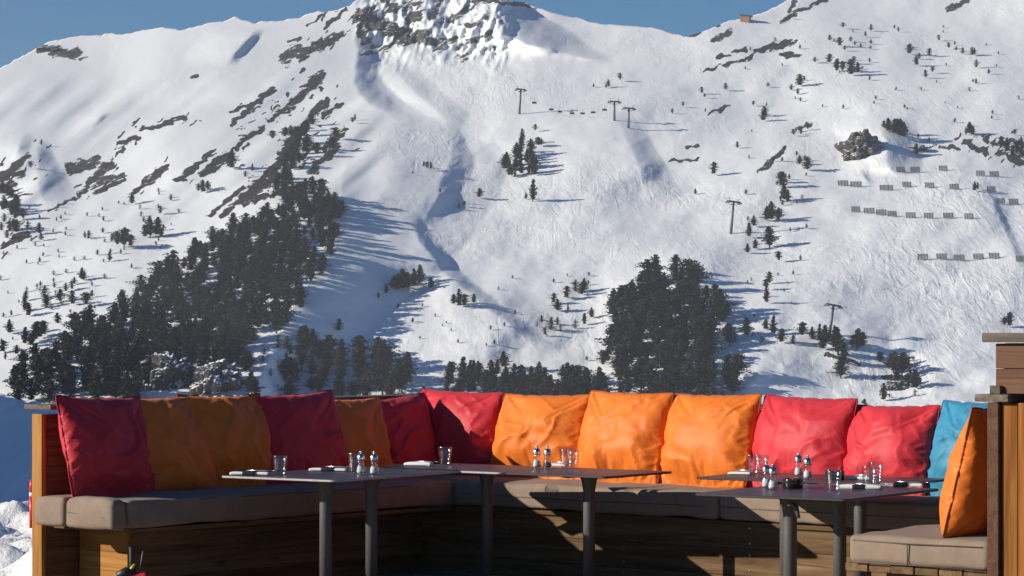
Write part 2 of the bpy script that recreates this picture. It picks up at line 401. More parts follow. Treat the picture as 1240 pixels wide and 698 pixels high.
# bare ground: strokes (u1, v1, u2, v2, half width, stone?) on the slope
STROKES = [
 (47, 58, 68, 60, 5, 1), (64, 62, 92, 64, 7, 1), (97, 72, 106, 70, 2, 1), (229, 92, 238, 90, 2, 1), (173, 156, 205, 150, 3, 0), (200, 148, 224, 144, 4, 0),
 (148, 173, 167, 166, 3, 0), (142, 186, 150, 180, 3, 0), (-10, 225, 35, 188, 5, 0), (0, 215, 28, 210, 5, 0), (83, 205, 117, 196, 8, 1), (107, 220, 135, 199, 5, 0), (116, 220, 150, 212, 4, 1),
 (173, 220, 202, 202, 5, 0), (214, 217, 255, 186, 4, 0), (246, 210, 277, 189, 6, 0), (280, 151, 305, 128, 4, 0), (300, 132, 332, 108, 4, 0), (283, 180, 320, 154, 3, 0),
 (364, 68, 388, 54, 7, 0), (385, 56, 412, 42, 5, 0), (342, 72, 360, 60, 7, 1), (352, 50, 362, 47, 3, 1), (323, 146, 352, 126, 3, 0), (348, 130, 372, 108, 6, 0), (368, 112, 389, 92, 8, 0),
 (330, 140, 350, 136, 2, 0), (342, 185, 370, 150, 6, 0), (365, 154, 395, 120, 4, 0), (390, 140, 414, 126, 3, 0), (378, 206, 408, 178, 6, 0), (392, 178, 420, 157, 4, 0), (366, 190, 382, 176, 3, 0),
 (310, 225, 340, 195, 5, 0), (330, 210, 346, 190, 6, 0), (370, 33, 398, 14, 2, 0), (392, 33, 420, 11, 3, 0),
 (97, 234, 129, 200, 5, 0), (112, 232, 148, 217, 5, 0), (163, 230, 202, 204, 4, 0), (214, 218, 240, 200, 3, 0), (253, 260, 296, 226, 3, 0), (268, 262, 320, 217, 5, 0), (300, 240, 350, 205, 4, 0),
 (60, 258, 90, 239, 2, 0), (0, 232, 16, 225, 6, 0), (2, 250, 20, 242, 5, 0), (0, 300, 22, 288, 5, 0), (16, 290, 34, 284, 4, 0), (280, 250, 330, 236, 4, 0),
 (864, 50, 885, 38, 4, 1), (885, 61, 902, 60, 2, 0), (866, 69, 885, 67, 2, 0), (852, 86, 884, 77, 2.2, 0), (880, 78, 911, 69, 3, 0), (915, 63, 961, 50, 4.5, 0), (834, 44, 869, 30, 2, 0),
 (947, 65, 969, 69, 3, 0), (855, 139, 882, 128, 2, 0), (811, 195, 847, 192, 2, 1), (830, 177, 846, 174, 2, 1), (926, 206, 940, 189, 3, 1), (948, 25, 975, 10, 3.5, 0), (972, 12, 998, -1, 4, 0), (955, 14, 962, 4, 4, 1),
 (1148, 10, 1162, 5, 5, 1), (1160, 6, 1172, 0, 4, 1), (920, 208, 951, 180, 3, 1), (968, 156, 982, 150, 3, 1), (1166, 170, 1194, 186, 4, 1), (1190, 172, 1204, 176, 3, 1), (1218, 186, 1240, 200, 4, 1), (1138, 176, 1160, 180, 3, 1),
 (1208, 184, 1232, 190, 4, 1), (1226, 168, 1240, 176, 3, 1), (1000, 430, 1040, 440, 3, 1), (1070, 455, 1110, 462, 4, 1),
 (430, 22, 453, 14, 8, 1), (436, 30, 450, 26, 5, 1), (575, -2, 640, 8, 2.4, 0)]

_r2 = random.Random(4)
for (a_, b_, c_, e_, hw_, s_) in list(STROKES):
    if s_ and not (a_ > 1120 and b_ > 150): continue
    if a_ < 430 or b_ > 150:
        for q_ in range(5):
            f_ = _r2.uniform(-.5, 1.5); x_ = a_ + (c_ - a_) * f_ + _r2.uniform(-1, 1) * hw_ * 3.2; y_ = b_ + (e_ - b_) * f_ + _r2.uniform(-1, 1) * hw_ * 2.6
            l_ = _r2.uniform(1.5, 9); STROKES.append((x_, y_, x_ + l_, y_ - l_ * _r2.uniform(.3, .9), _r2.uniform(.5, 1.6), 0))

def rock_fields(u, v):
    rk = np.zeros_like(u); st = np.zeros_like(u)
    wob = 3.0 * fbm(u / 9., v / 7., 81, 2); wob2 = 2.5 * fbm(u / 8., v / 8., 91, 2)
    uu = u + wob; vv = v + wob2
    for (a, b, c, e, hw, s) in STROKES:
        dx, dy = c - a, e - b; L2 = dx * dx + dy * dy
        t = np.clip(((uu - a) * dx + (vv - b) * dy) / L2, 0, 1)
        dist = np.hypot(uu - a - t * dx, vv - b - t * dy)
        f = np.clip(1.05 - dist / (hw * 1.45), 0, 1)
        if s: st = np.maximum(st, np.where(f > 0.05, 1.0, 0.0))
        rk = np.maximum(rk, f)
    # broken rock under the summit
    vv2 = v + 16 * vnoise(u / 20., v / 30., 137)
    q = sst(424, 440, u) * (1 - sst(570, 640, u)) * (1 - sst(40, 90, vv2))
    f = q * np.clip(0.49 + 0.85 * fbm(u / 13. + v / 26., v / 10., 131, 3), 0, 1)
    st = np.where(f > 0.2, 1.0, st); rk = np.maximum(rk, f * 0.80)
    return np.clip(rk, 0, 1), st

def build_mountain():
    us = np.concatenate([np.arange(-520, -20, 14.), np.arange(-20, 1262, 1.7), np.arange(1262, 1800, 14.)])
    vr = np.interp(us, RX, RV) + np.where(us < 430, 1.6, 1.0) * fbm(us / 11., us * 0, 33, 3) + 3.5 * fbm(us / 9., us * 0 + 3, 37, 3) * sst(425, 440, us) * (1 - sst(590, 620, us))
    nv = 330
    wv = np.linspace(0, 1, nv)
    U = np.tile(us, (nv, 1)); vb = VB - 16 * sst(90, -20, us) + 3.5 * fbm(us / 16., us * 0 + 8, 63, 2)
    Vv = vr[None, :] + wv[:, None] * (vb[None, :] - vr[None, :])
    D = depth(U, Vv)
    X = (U - 620) / F * D; Z = CAMZ + D * (HZ - Vv) / F
    rk, st = rock_fields(U, Vv)
    P = [np.stack([X, D, Z], -1)]; RK = [rk]; ST = [st]
    # valley floor, from the foot of the slope back towards the terrace
    for q in np.linspace(0.06, 1, 26) ** 1.0:
        y = D[-1] * (1 - q) + 34 * q
        z = Z[-1] * (1 - q) + (-11) * q + 0.5 * fbm(us / 40., us * 0 + q * 30, 71, 2) * min(1, q * 4)
        P.append(np.stack([(us - 620) / F * y * (1 + 0.6 * q * q), y, z], -1)[None]); RK.append(np.zeros((1, len(us)))); ST.append(np.zeros((1, len(us))))
    # far side of the ridge
    back = []
    for q, (dy, dz) in enumerate([(25, -6), (90, -60), (300, -220), (420, -420)]):
        b = np.stack([X[0], D[0] + dy, Z[0] + dz], -1)[None]; back.append(b)
    back = back[::-1]
    A = np.concatenate(back + P, 0)
    RKa = np.concatenate([np.zeros((4, len(us)))] + RK, 0); STa = np.concatenate([np.zeros((4, len(us)))] + ST, 0)
    me = np_mesh('mountain', A.reshape(-1, 3), grid_faces(A.shape[0], A.shape[1])[:, ::-1])
    fattr(me, 'rock', RKa); fattr(me, 'stone', STa)
    Uu = np.tile(us, (nv, 1)); ro = 0.18 + 0.5 * sst(430, 520, Uu) * (1 - 0.55 * sst(600, 700, Uu) * (1 - sst(180, 240, Vv))) + 0.45 * sst(800, 1000, Uu) * sst(190, 250, Vv) + .3 * sst(400, 460, Vv)
    ROa = np.concatenate([np.zeros((4, len(us))), ro, np.full((A.shape[0] - 4 - nv, len(us)), .4)], 0); fattr(me, 'rough', np.clip(ROa, 0, 1))
    o = link('mountain', me, M['terrain']); tag(o, kind='structure')
build_mountain()

# unseen hill left of the picture, added to cast shade on the valley floor
def build_shade_hill():
    nu, nv = 70, 60
    t = np.linspace(0, 1, nv)[:, None]; s = np.linspace(-1, 1, nu)[None, :]
    ax = -100 - 215 * t; ay = 45 + 945 * t
    wdt = 56 + 60 * t
    hx = ax + s * wdt * 1.0 - 0.12 * wdt; hy = ay + 0 * s
    prof = np.cos(np.clip(s, -1, 1) * math.pi / 2) ** 1.4 * np.sin(np.clip(t, 0.0, 1) * math.pi) ** 0.7
    z = -24 + 84 * prof + 2.5 * fbm(hx / 22., hy / 22., 51, 3) * np.clip(prof * 2, 0, 1)
    A = np.stack([hx, hy, z], -1)
    me = np_mesh('shade_hill', A.reshape(-1, 3), grid_faces(nv, nu))
    fattr(me, 'rock', np.zeros(nu * nv)); fattr(me, 'stone', np.zeros(nu * nv)); fattr(me, 'rough', np.full(nu * nv, .4))
    tag(link('shade_hill', me, M['terrain']), kind='structure')
build_shade_hill()

# ------------------------------------------------------------------ terrace frame
C0 = Vector((-0.322, 15.27, 0)); ANG = math.atan2(-0.651, 0.759)
E = Vector((math.cos(ANG), math.sin(ANG), 0)); NN = Vector((math.sin(ANG), -math.cos(ANG), 0))
def loc(s, t, z=0): return C0 + E * s + NN * t + Vector((0, 0, z))

# near snow and deck
def build_ground():
    xs = np.arange(-46, 46.1, 0.9); xs = np.concatenate([xs[xs < -8], np.arange(-8, -1, 0.06), np.arange(-1, 46, 0.9)])
    ys = np.concatenate([np.arange(-30, 13, 1.0), np.arange(13, 25, 0.06), np.arange(25, 70, 0.6)])
    X, Y = np.meshgrid(xs, ys)
    edge = 21.6 + 0.8 * vnoise(X / 1.7, Y * 0, 5) 
    drop = np.clip(Y - edge, 0, None)
    sL = (X - C0.x) * E.x + (Y - C0.y) * E.y; tL = (X - C0.x) * NN.x + (Y - C0.y) * NN.y
    lump = 0.17 * fbm(X / 0.9, Y / 0.7, 11, 4) + 0.11 * np.abs(fbm(X / 0.35, Y / 0.3, 15, 3)) + 0.12 * np.exp(-((Y - edge + .8) / .7) ** 2)
    m = sst(0, 0.7, -(sL + 0.95)) + sst(0, .8, -(tL + 1.0)); m = np.clip(m, 0, 1)
    Z = -0.24 + lump * m + 0.02 - 0.27 * np.minimum(drop, 46) - 0.03 * drop * 0
    me = np_mesh('snow_ground', np.stack([X, Y, Z], -1).reshape(-1, 3), grid_faces(len(ys), len(xs)))
    tag(link('snow_ground', me, M['near_snow']), kind='structure')
build_ground()

# ------------------------------------------------------------------ timber
class Wood:
    def __init__(s): s.V = []; s.F = []; s.G = []; s.T = []
    def box(s, x0, x1, y0, y1, z0, z1, ax, ch=0.004, warp=0.0, tone=None, M4=None):
        """bevelled board; ax = direction of the grain"""
        bm = bmesh.new(); bmesh.ops.create_cube(bm, size=1.0)
        sc = Vector((x1 - x0, y1 - y0, z1 - z0)); ce = Vector(((x0 + x1) / 2, (y0 + y1) / 2, (z0 + z1) / 2))
        for v in bm.verts: v.co = Vector((v.co.x * sc.x, v.co.y * sc.y, v.co.z * sc.z))
        bmesh.ops.bevel(bm, geom=bm.edges[:], offset=ch, segments=2, profile=0.6, affect='EDGES')
        r = Vector((rnd.uniform(0, 40), rnd.uniform(0, 40), rnd.uniform(0, 40))); tn = rnd.random() if tone is None else tone
        tilt = rnd.uniform(-1, 1) * warp
        base = len(s.V)
        bm.verts.index_update()
        for v in bm.verts:
            c = v.co.copy()
            g = [c.x, c.y, c.z]; g = [g[ax], g[(ax + 1) % 3], g[(ax + 2) % 3]]
            s.G.append((g[0] + r.x, g[1] + r.y, g[2] + r.z)); s.T.append(tn)
            c[(ax + 1) % 3] += tilt * c[ax]
            c = c + ce
            if M4 is not None: c = M4 @ c
            s.V.append(tuple(c))
        for f in bm.faces: s.F.append([base + v.index for v in f.verts])
        bm.free(); return s
    def build(s, name, mat, parent, label=None):
        me = bpy.data.meshes.new(name); me.from_pydata(s.V, [], s.F); me.update()
        vattr(me, 'grain', np.array(s.G)); fattr(me, 'tone', np.array(s.T))
        o = link(name, me, mat, parent)
        if label: o['label'] = label
        return o

ROT = (0, 0, ANG)
SD = 0.645; LT = 2.44; WR = 3.86; LR = 1.84
# terrace deck
dk = Wood()
for k in range(130):
    y1 = 1.1 - k * 0.145
    dk.box(-0.86, 17.0, y1 - 0.14, y1, -0.05, 0.0, 0, 0.004)
dko = dk.build('terrace_deck', M['deck'], None); dko.location = C0; dko.rotation_euler = ROT; tag(dko, kind='structure')

def screws(name, pts, parent):
    bm = bmesh.new()
    for (x, y, z) in pts:
        r = bmesh.ops.create_uvsphere(bm, u_segments=8, v_segments=4, radius=0.007)
        for v in r['verts']: v.co = Vector((v.co.x + x, v.co.y * 0.4 + y, v.co.z + z))
    me = bpy.data.meshes.new(name); bm.to_mesh(me); bm.free()
    return link(name, me, M['chrome'], parent)

# --- back bench (local X along it, local -Y towards the seats' front)
CAPZ = 0.965
bb = empty('timber_bench', C0, ROT)
tag(bb, 'long dark timber bench across the back of the terrace, holding the bright sunlit cushions', 'bench', 'timber benches around the terrace')
wd = Wood()
for k in range(3):
    z1 = 0.374 - k * 0.140
    x = -0.30
    while x < WR + 0.1:
        x2 = min(x + rnd.choice([2.3, 2.0, 2.6]), WR + 0.1)
        wd.box(x + 0.001, x2, 0.03 + rnd.uniform(0, .003), 0.055, z1 - 0.138, z1, 0, 0.003); x = x2
wd.box(-0.3, WR + 0.1, 0.056, 0.062, -0.04, 0.374, 0, 0.001)
wd.build('front_boards', M['brown'], bb)
for k in range(5):
    for z in (0.345, 0.265, 0.205, 0.125, 0.065):
        bm = bmesh.new(); bmesh.ops.create_uvsphere(bm, u_segments=8, v_segments=4, radius=0.0055)
        for v in bm.verts: v.co = Vector((v.co.x + 0.36 + 0.83 * k, v.co.y * .4 + 0.029, v.co.z + z))
        me = bpy.data.meshes.new('screw'); bm.to_mesh(me); bm.free(); link('screw', me, M['chrome'], bb)
wd = Wood()
for k in range(4): wd.box(-SD, WR + 0.6, 0.01 + k * 0.16, 0.158 + k * 0.16, 0.356, 0.378, 0, 0.003)
wd.build('seat_boards', M['brown'], bb)
wd = Wood()
for k in range(4): wd.box(-SD - 0.03, WR + 0.68, 0.652 + .002 * (k % 2), 0.685, 0.38 + k * 0.140, 0.518 + k * 0.140, 0, 0.003)
wd.box(-SD - 0.03, WR + 0.68, 0.686, 0.692, 0.3, 0.938, 0, 0.001)
for k in range(6): wd.box(-0.66 + k * 0.98, -0.57 + k * 0.98, 0.693, 0.77, 0.0, 0.938, 2, 0.004)
wd.build('backrest', M['brown'], bb)
wd = Wood()
wd.box(-0.80, 1.8, 0.63, 0.785, CAPZ - .024, CAPZ, 0, 0.004); wd.box(1.804, WR + 0.66, 0.632, 0.783, CAPZ - .024, CAPZ, 0, 0.004)
wd.build('cap_board', M['brown'], bb)

# --- left bench
lb = empty('timber_bench', C0, ROT)
tag(lb, 'timber bench on the left with shaded cushions and a sunlit honey coloured end post', 'bench', 'timber benches around the terrace')
wd = Wood()
for k in range(3): wd.box(-0.30, -0.27, -(LT - 0.26), 0.02, 0.234 - k * 0.140, 0.373 - k * 0.140, 1, 0.003)
wd.box(-0.312, -0.306, -(LT - 0.26), 0.02, -0.04, 0.37, 1, 0.001)
wd.build('front_boards', M['brown'], lb)
wd = Wood()
for k in range(4): wd.box(-0.16 - k * 0.16, -0.012 - k * 0.16, -(LT - 0.05), -0.004, 0.356, 0.378, 1, 0.003)
wd.build('seat_boards', M['brown'], lb)
wd = Wood()
for k in range(7): wd.box(-SD - 0.050 - .002 * (k % 2), -SD - .017, -(LT - 0.032), 0.62, -0.02 + k * 0.137, 0.116 + k * 0.137, 1, 0.003)
wd.box(-SD - .062, -SD - .055, -(LT - .032), 0.62, -.02, 0.93, 1, 0.001)
wd.build('backrest', M['brown'], lb)
wd = Wood(); wd.box(-SD - 0.095, -SD - 0.016, -(LT - 0.0), -(LT - 0.03), -0.02, CAPZ - .025, 2, 0.006, tone=0.9); wd.build('end_post', M['honey'], lb)
wd = Wood(); wd.box(-SD - 0.15, -SD + 0.06, -(LT + 0.005), 0.62, CAPZ - 0.002, CAPZ + 0.024, 1, 0.005); wd.build('cap_board', M['greywood'], lb)
wd = Wood()
for k in range(3): wd.box(-SD + .002, -0.268, -(LT - 0.235), -(LT - 0.258), 0.234 - k * 0.140, 0.373 - k * 0.140, 0, 0.003)
wd.box(-SD + .002, -.31, -(LT - 0.27), -(LT - 0.265), -.04, 0.37, 0, 0.001)
wd.build('end_panel', M['honey'], lb)

# --- right bench
rb = empty('timber_bench', C0, ROT)
tag(rb, 'timber bench at the right edge with one upright orange cushion and grey seat slats', 'bench', 'timber benches around the terrace')
wd = Wood()
for k in range(3): wd.box(WR + 0.09, WR + 0.12, -(LR - 0.16), 0.03, 0.225 - k * 0.125, 0.345 - k * 0.125, 1, 0.004)
for k in range(3): wd.box(WR + 0.125, WR + 0.66, -(LR - 0.13), -(LR - 0.16), 0.225 - k * 0.125, 0.345 - k * 0.125, 0, 0.004)
wd.build('front_boards', M['brown'], rb)
wd = Wood()
for k in range(6): wd.box(WR - 0.02 + k * 0.114, WR + 0.09 + k * 0.114, -(LR - 0.01 - rnd.uniform(0, .015)), -0.004, 0.358, 0.392, 1, 0.005)
wd.build('seat_boards', M['brown'], rb)
XB = WR + 0.685
RCZ = 1.082
wd = Wood(); wd.box(XB, XB + 0.052, -(LR + 0.02), 0.65, 0.0, RCZ - .003, 1, 0.004); wd.build('backrest', M['umber'], rb)
wd = Wood(); wd.box(XB - 0.05, XB + 0.105, -(LR + 0.035), 0.65, RCZ, RCZ + 0.030, 1, 0.005); wd.build('cap_board', M['greywood'], rb)

# --- planter/cabinet beside the right bench
pb = empty('wooden_planter', C0, ROT)
tag(pb, 'tall timber cabinet at the right edge, amber upright boards below a dark brown box', 'cabinet')
wd = Wood(); x = XB + 0.056
for k in range(6):
    wdt = [0.075, 0.13, 0.12, 0.14, 0.12, 0.13][k]
    wd.box(x, x + wdt - 0.003, -(LR + 0.0), -(LR - 0.03), -0.02, RCZ - .003, 2, 0.004, tone=[.35, .9, .75, .5, .8, .6][k]); x += wdt
XE = x
wd.build('front_boards', M['amber'], pb)
wd = Wood()
for k in range(2): wd.box(XB + 0.034, XE - 0.01, -(LR + 0.01), -(LR - 0.05), RCZ + .033 + k * 0.102, RCZ + .133 + k * 0.102, 0, 0.004)
wd.box(XB + 0.036, XB + 0.066, -(LR - 0.048), -(LR - 1.4), RCZ + .033, RCZ + .236, 1, 0.004)
wd.build('upper_box', M['umber'], pb)
wd = Wood(); wd.box(XB + 0.02, XB + 0.068, -(LR + 0.034), -(LR + .012), RCZ + .032, RCZ + .066, 1, 0.003); wd.build('corner_block', M['greywood'], pb)
wd = Wood(); wd.box(XB - 0.01, XE + 0.05, -(LR + 0.045), -(LR - 1.45), RCZ + .240, RCZ + .278, 0, 0.005); wd.build('cap_board', M['greywood'], pb)
wd = Wood(); wd.box(XE - 0.03, XE, -(LR - 0.05), -(LR - 1.4), 0, 1.26, 2, 0.004); wd.box(XB + 0.11, XE - .03, -(LR - 1.37), -(LR - 1.4), 0, 1.26, 2, 0.004); wd.build('side_boards', M['umber'], pb)

# ------------------------------------------------------------------ seat pads
def soft_box(x0, x1, y0, y1, z0, z1, r=0.03, step=0.035, seed=0, puff=0.012, wr=0.006):
    hx, hy, hz = (x1 - x0) / 2, (y1 - y0) / 2, (z1 - z0) / 2
    def lin(h):
        inner = np.linspace(-(h - r), h - r, max(2, int(2 * (h - r) / step)))
        e = r * (1 - np.cos(np.linspace(0, math.pi / 2, 5)[:-1]))
        return np.concatenate([-h + e, inner, (h - e)[::-1]])
    A = [lin(hx), lin(hy), lin(hz)]; H = [hx, hy, hz]
    V = []; Fq = []; off = 0
    for ax in range(3):
        b, c = (ax + 1) % 3, (ax + 2) % 3
        for sg in (-1, 1):
            B, Cc = np.meshgrid(A[b], A[c], indexing='ij')
            P = np.zeros(B.shape + (3,)); P[..., b] = B; P[..., c] = Cc; P[..., ax] = sg * H[ax]
            f = grid_faces(len(A[b]), len(A[c]), off)
            if sg < 0: f = f[:, ::-1]
            # grid (b rows, c cols): quad i,i+1 goes along c first -> flip for outward
            f = f[:, ::-1]
            V.append(P.reshape(-1, 3)); Fq.append(f); off += P.shape[0] * P.shape[1]
    V = np.concatenate(V); Fq = np.concatenate(Fq)
    q = np.clip(V, [-(hx - r), -(hy - r), -(hz - r)], [hx - r, hy - r, hz - r])
    dv = V - q; n = dv / np.maximum(np.linalg.norm(dv, axis=1, keepdims=True), 1e-9)
    P = q + n * r
    a = 1 - (V[:, 0] / hx) ** 4; b = 1 - (V[:, 1] / hy) ** 4
    P[:, 2] += np.where(V[:, 2] > 0, puff * a * b, 0)
    w = fbm(P[:, 0] * 5 + seed, P[:, 1] * 5 + P[:, 2] * 7, 101 + seed, 3)
    P += n * (wr * w)[:, None]
    P[:, 0] += (x0 + x1) / 2; P[:, 1] += (y0 + y1) / 2; P[:, 2] += (z0 + z1) / 2
    me = np_mesh('pad', P, Fq)
    bm = bmesh.new(); bm.from_mesh(me); bmesh.ops.remove_doubles(bm, verts=bm.verts, dist=0.0004)
    bmesh.ops.recalc_face_normals(bm, faces=bm.faces)
    for f in bm.faces: f.smooth = True
    bm.to_mesh(me); bm.free()
    return me

def tube(bm, pts, r, seg=6, closed=False):
    pts = [Vector(p) for p in pts]; n = len(pts); rings = []
    for i, p in enumerate(pts):
        a = pts[(i - 1) % n] if (closed or i > 0) else p; b = pts[(i + 1) % n] if (closed or i < n - 1) else p
        d = (b - a).normalized(); up = Vector((0, 0, 1)) if abs(d.z) < 0.9 else Vector((1, 0, 0))
        x = d.cross(up).normalized(); y = x.cross(d)
        rr = r[i] if isinstance(r, (list, tuple)) else r
        rings.append([bm.verts.new(p + (x * math.cos(6.2832 * k / seg) + y * math.sin(6.2832 * k / seg)) * rr) for k in range(seg)])
    for i in range(n if closed else n - 1):
        A, B = rings[i], rings[(i + 1) % n]
        for k in range(seg):
            f = bm.faces.new((A[k], A[(k + 1) % seg], B[(k + 1) % seg], B[k])); f.smooth = True
    if not closed:
        bm.faces.new(rings[0]); bm.faces.new(rings[-1][::-1])

def bm_obj(name, bm, mat, parent=None):
    bmesh.ops.recalc_face_normals(bm, faces=bm.faces)
    me = bpy.data.meshes.new(name); bm.to_mesh(me); bm.free()
    return link(name, me, mat, parent)

def seam_rect(x0, x1, z0, z1, y, axis='x', inset=0.012):
    pts = []
    for (a, b) in ((x0, z0), (x1, z0), (x1, z1), (x0, z1)):
        pts.append((a, y, b) if axis == 'x' else (y, a, b))
    return pts

def pad(label, boxes, seams, mat='taupe', seed=0):
    o = empty('seat_pad', C0, ROT); tag(o, label, 'seat pad', 'grey brown seat pads on the benches')
    for k, b in enumerate(boxes):
        me = soft_box(*b, r=0.026, seed=seed + k * 3)
        link('cover', me, M[mat], o)
    bm = bmesh.new()
    for s in seams: tube(bm, s, 0.0026, 6)
    bm_obj('piping', bm, M['taupe_seam'], o)
    return o

zt = 0.520; zb = 0.383
pad('taupe canvas seat pad on the left bench, its rounded end sunlit beside the honey post',
    [(-SD + .01, 0.0, -(LT - 0.004), -0.002, zb, zt), (-SD + 0.030, -0.372, -(LT + 0.10), -(LT + 0.006), zb - .004, zt - 0.002), (-0.366, 0.002, -(LT + 0.10), -(LT + 0.006), zb - .004, zt + 0.002)],
    [[(-0.005, -LT + 0.05, zt - 0.014), (-0.003, -1.2, zt - 0.012), (-0.005, -0.03, zt - 0.014)],
     [(-0.35, -(LT + 0.100), zt - 0.062), (-0.18, -(LT + 0.101), zt - 0.072), (-0.02, -(LT + 0.100), zt - 0.082)]], seed=2)
pad('long taupe seat pad on the back bench under the sunlit orange and red cushions',
    [(-SD + .01, 1.83, 0.0, 0.645, zb, zt), (1.838, WR + 0.0, 0.002, 0.645, zb, zt), ],
    [[(0.02, -0.001, zt - 0.07), (0.9, -0.003, zt - 0.075), (1.81, -0.001, zt - 0.07)], [(1.86, -0.001, zt - 0.07), (2.8, -0.003, zt - 0.074), (WR - 0.02, -0.001, zt - 0.07)]], seed=9)
pad('sunlit taupe seat pad at the right edge beneath the upright orange cushion',
    [(WR + 0.004, XB - 0.004, -(LR - 0.0), 0.64, 0.395, 0.515)],
    [[(WR + 0.03, -(LR + 0.003), 0.49), (WR + 0.32, -(LR + 0.006), 0.488), (XB - 0.03, -(LR + 0.003), 0.49)],
     [(WR + 0.03, -(LR + 0.003), 0.398), (WR + 0.32, -(LR + 0.004), 0.400), (XB - 0.03, -(LR + 0.003), 0.398)],
     [(WR + 0.30, -(LR + 0.006), 0.400), (WR + 0.30, -(LR + 0.007), 0.486)]], seed=14)

# ------------------------------------------------------------------ scatter cushions
CN = 50
def inflate(variants):
    """two square sheets sewn along the rim, blown up and left to settle"""
    n = CN; sims = []
    for k, (pres, bend, grav, fluid, slack) in enumerate(variants):
        a = np.linspace(-1, 1, n); A, B = np.meshgrid(a, a); r = np.random.default_rng(40 + k)
        J = 0.25 * 2 / (n - 1); jx = r.uniform(-J, J, A.shape); jz = r.uniform(-J, J, A.shape)
        rim = np.zeros((n, n), bool); rim[[0, -1], :] = True; rim[:, [0, -1]] = True
        jx[rim] = 0; jz[rim] = 0
        cx = 1 + .06 * (1 - B ** 2); cz = 1 + .06 * (1 - A ** 2)
        P = np.stack([(A + jx) * .3 * cx, np.where(rim, 0, -0.004), (B + jz) * .3 * cz], -1).reshape(-1, 3)
        Q = np.stack([(A - jx) * .3 * cx, np.full_like(A, 0.004), (B - jz) * .3 * cz], -1)[~rim]
        front = np.arange(n * n).reshape(n, n); back = front.copy(); back[~rim] = np.arange((~rim).sum()) + n * n
        fl = []
        for g, flip in ((front, False), (back, True)):
            for i in range(n - 1):
                for j in range(n - 1):
                    q = [int(g[i, j]), int(g[i, j + 1]), int(g[i + 1, j + 1]), int(g[i + 1, j])]
                    if flip: q = q[::-1]
                    fl += [(q[0], q[1], q[2]), (q[0], q[2], q[3])] if (i + j) % 2 else [(q[0], q[1], q[3]), (q[1], q[2], q[3])]
        P = np.concatenate([P, Q])
        me = bpy.data.meshes.new('sim'); me.from_pydata(P.tolist(), [], fl); me.update()
        o = bpy.data.objects.new('sim', me); COL.objects.link(o); o.location = (k * 1.5, 300, 0)
        g = o.vertex_groups.new(name='pin'); g.add([int(i) for i in np.nonzero(P[:, 2] < -0.29)[0]], 1.0, 'REPLACE')
        m = o.modifiers.new('cloth', 'CLOTH'); st = m.settings
        st.quality = 6; st.mass = 0.15; st.tension_stiffness = 18; st.compression_stiffness = 18; st.shear_stiffness = 8; st.bending_stiffness = bend
        st.tension_damping = 8; st.compression_damping = 8; st.shear_damping = 8; st.air_damping = 3
        st.use_pressure = True; st.uniform_pressure_force = pres; st.fluid_density = fluid; st.shrink_min = -slack
        st.effector_weights.gravity = grav
        if grav > 0: st.vertex_group_mass = 'pin'
        m.collision_settings.use_collision = False; m.point_cache.frame_start = 1; m.point_cache.frame_end = 60
        sims.append((o, me, fl))
    for f in range(1, 43): scene.frame_set(f)
    dg = bpy.context.evaluated_depsgraph_get(); out = []
    for o, me, fl in sims:
        e = o.evaluated_get(dg).data; c = np.zeros(len(e.vertices) * 3); e.vertices.foreach_get('co', c); out.append((c.reshape(-1, 3).copy(), fl))
    for o, me, fl in sims: bpy.data.objects.remove(o); bpy.data.meshes.remove(me)
    scene.frame_set(1)
    return out
SIMS = inflate([(2.2, .05, 0, 0, .02), (3.0, .05, 0, 0, .03), (2.6, .04, .10, .3, .02), (2.2, .03, .12, .4, .02), (2.6, .02, .07, .3, .05), (3.4, .03, .10, .2, .03), (1.8, .03, .06, .2, .02)])
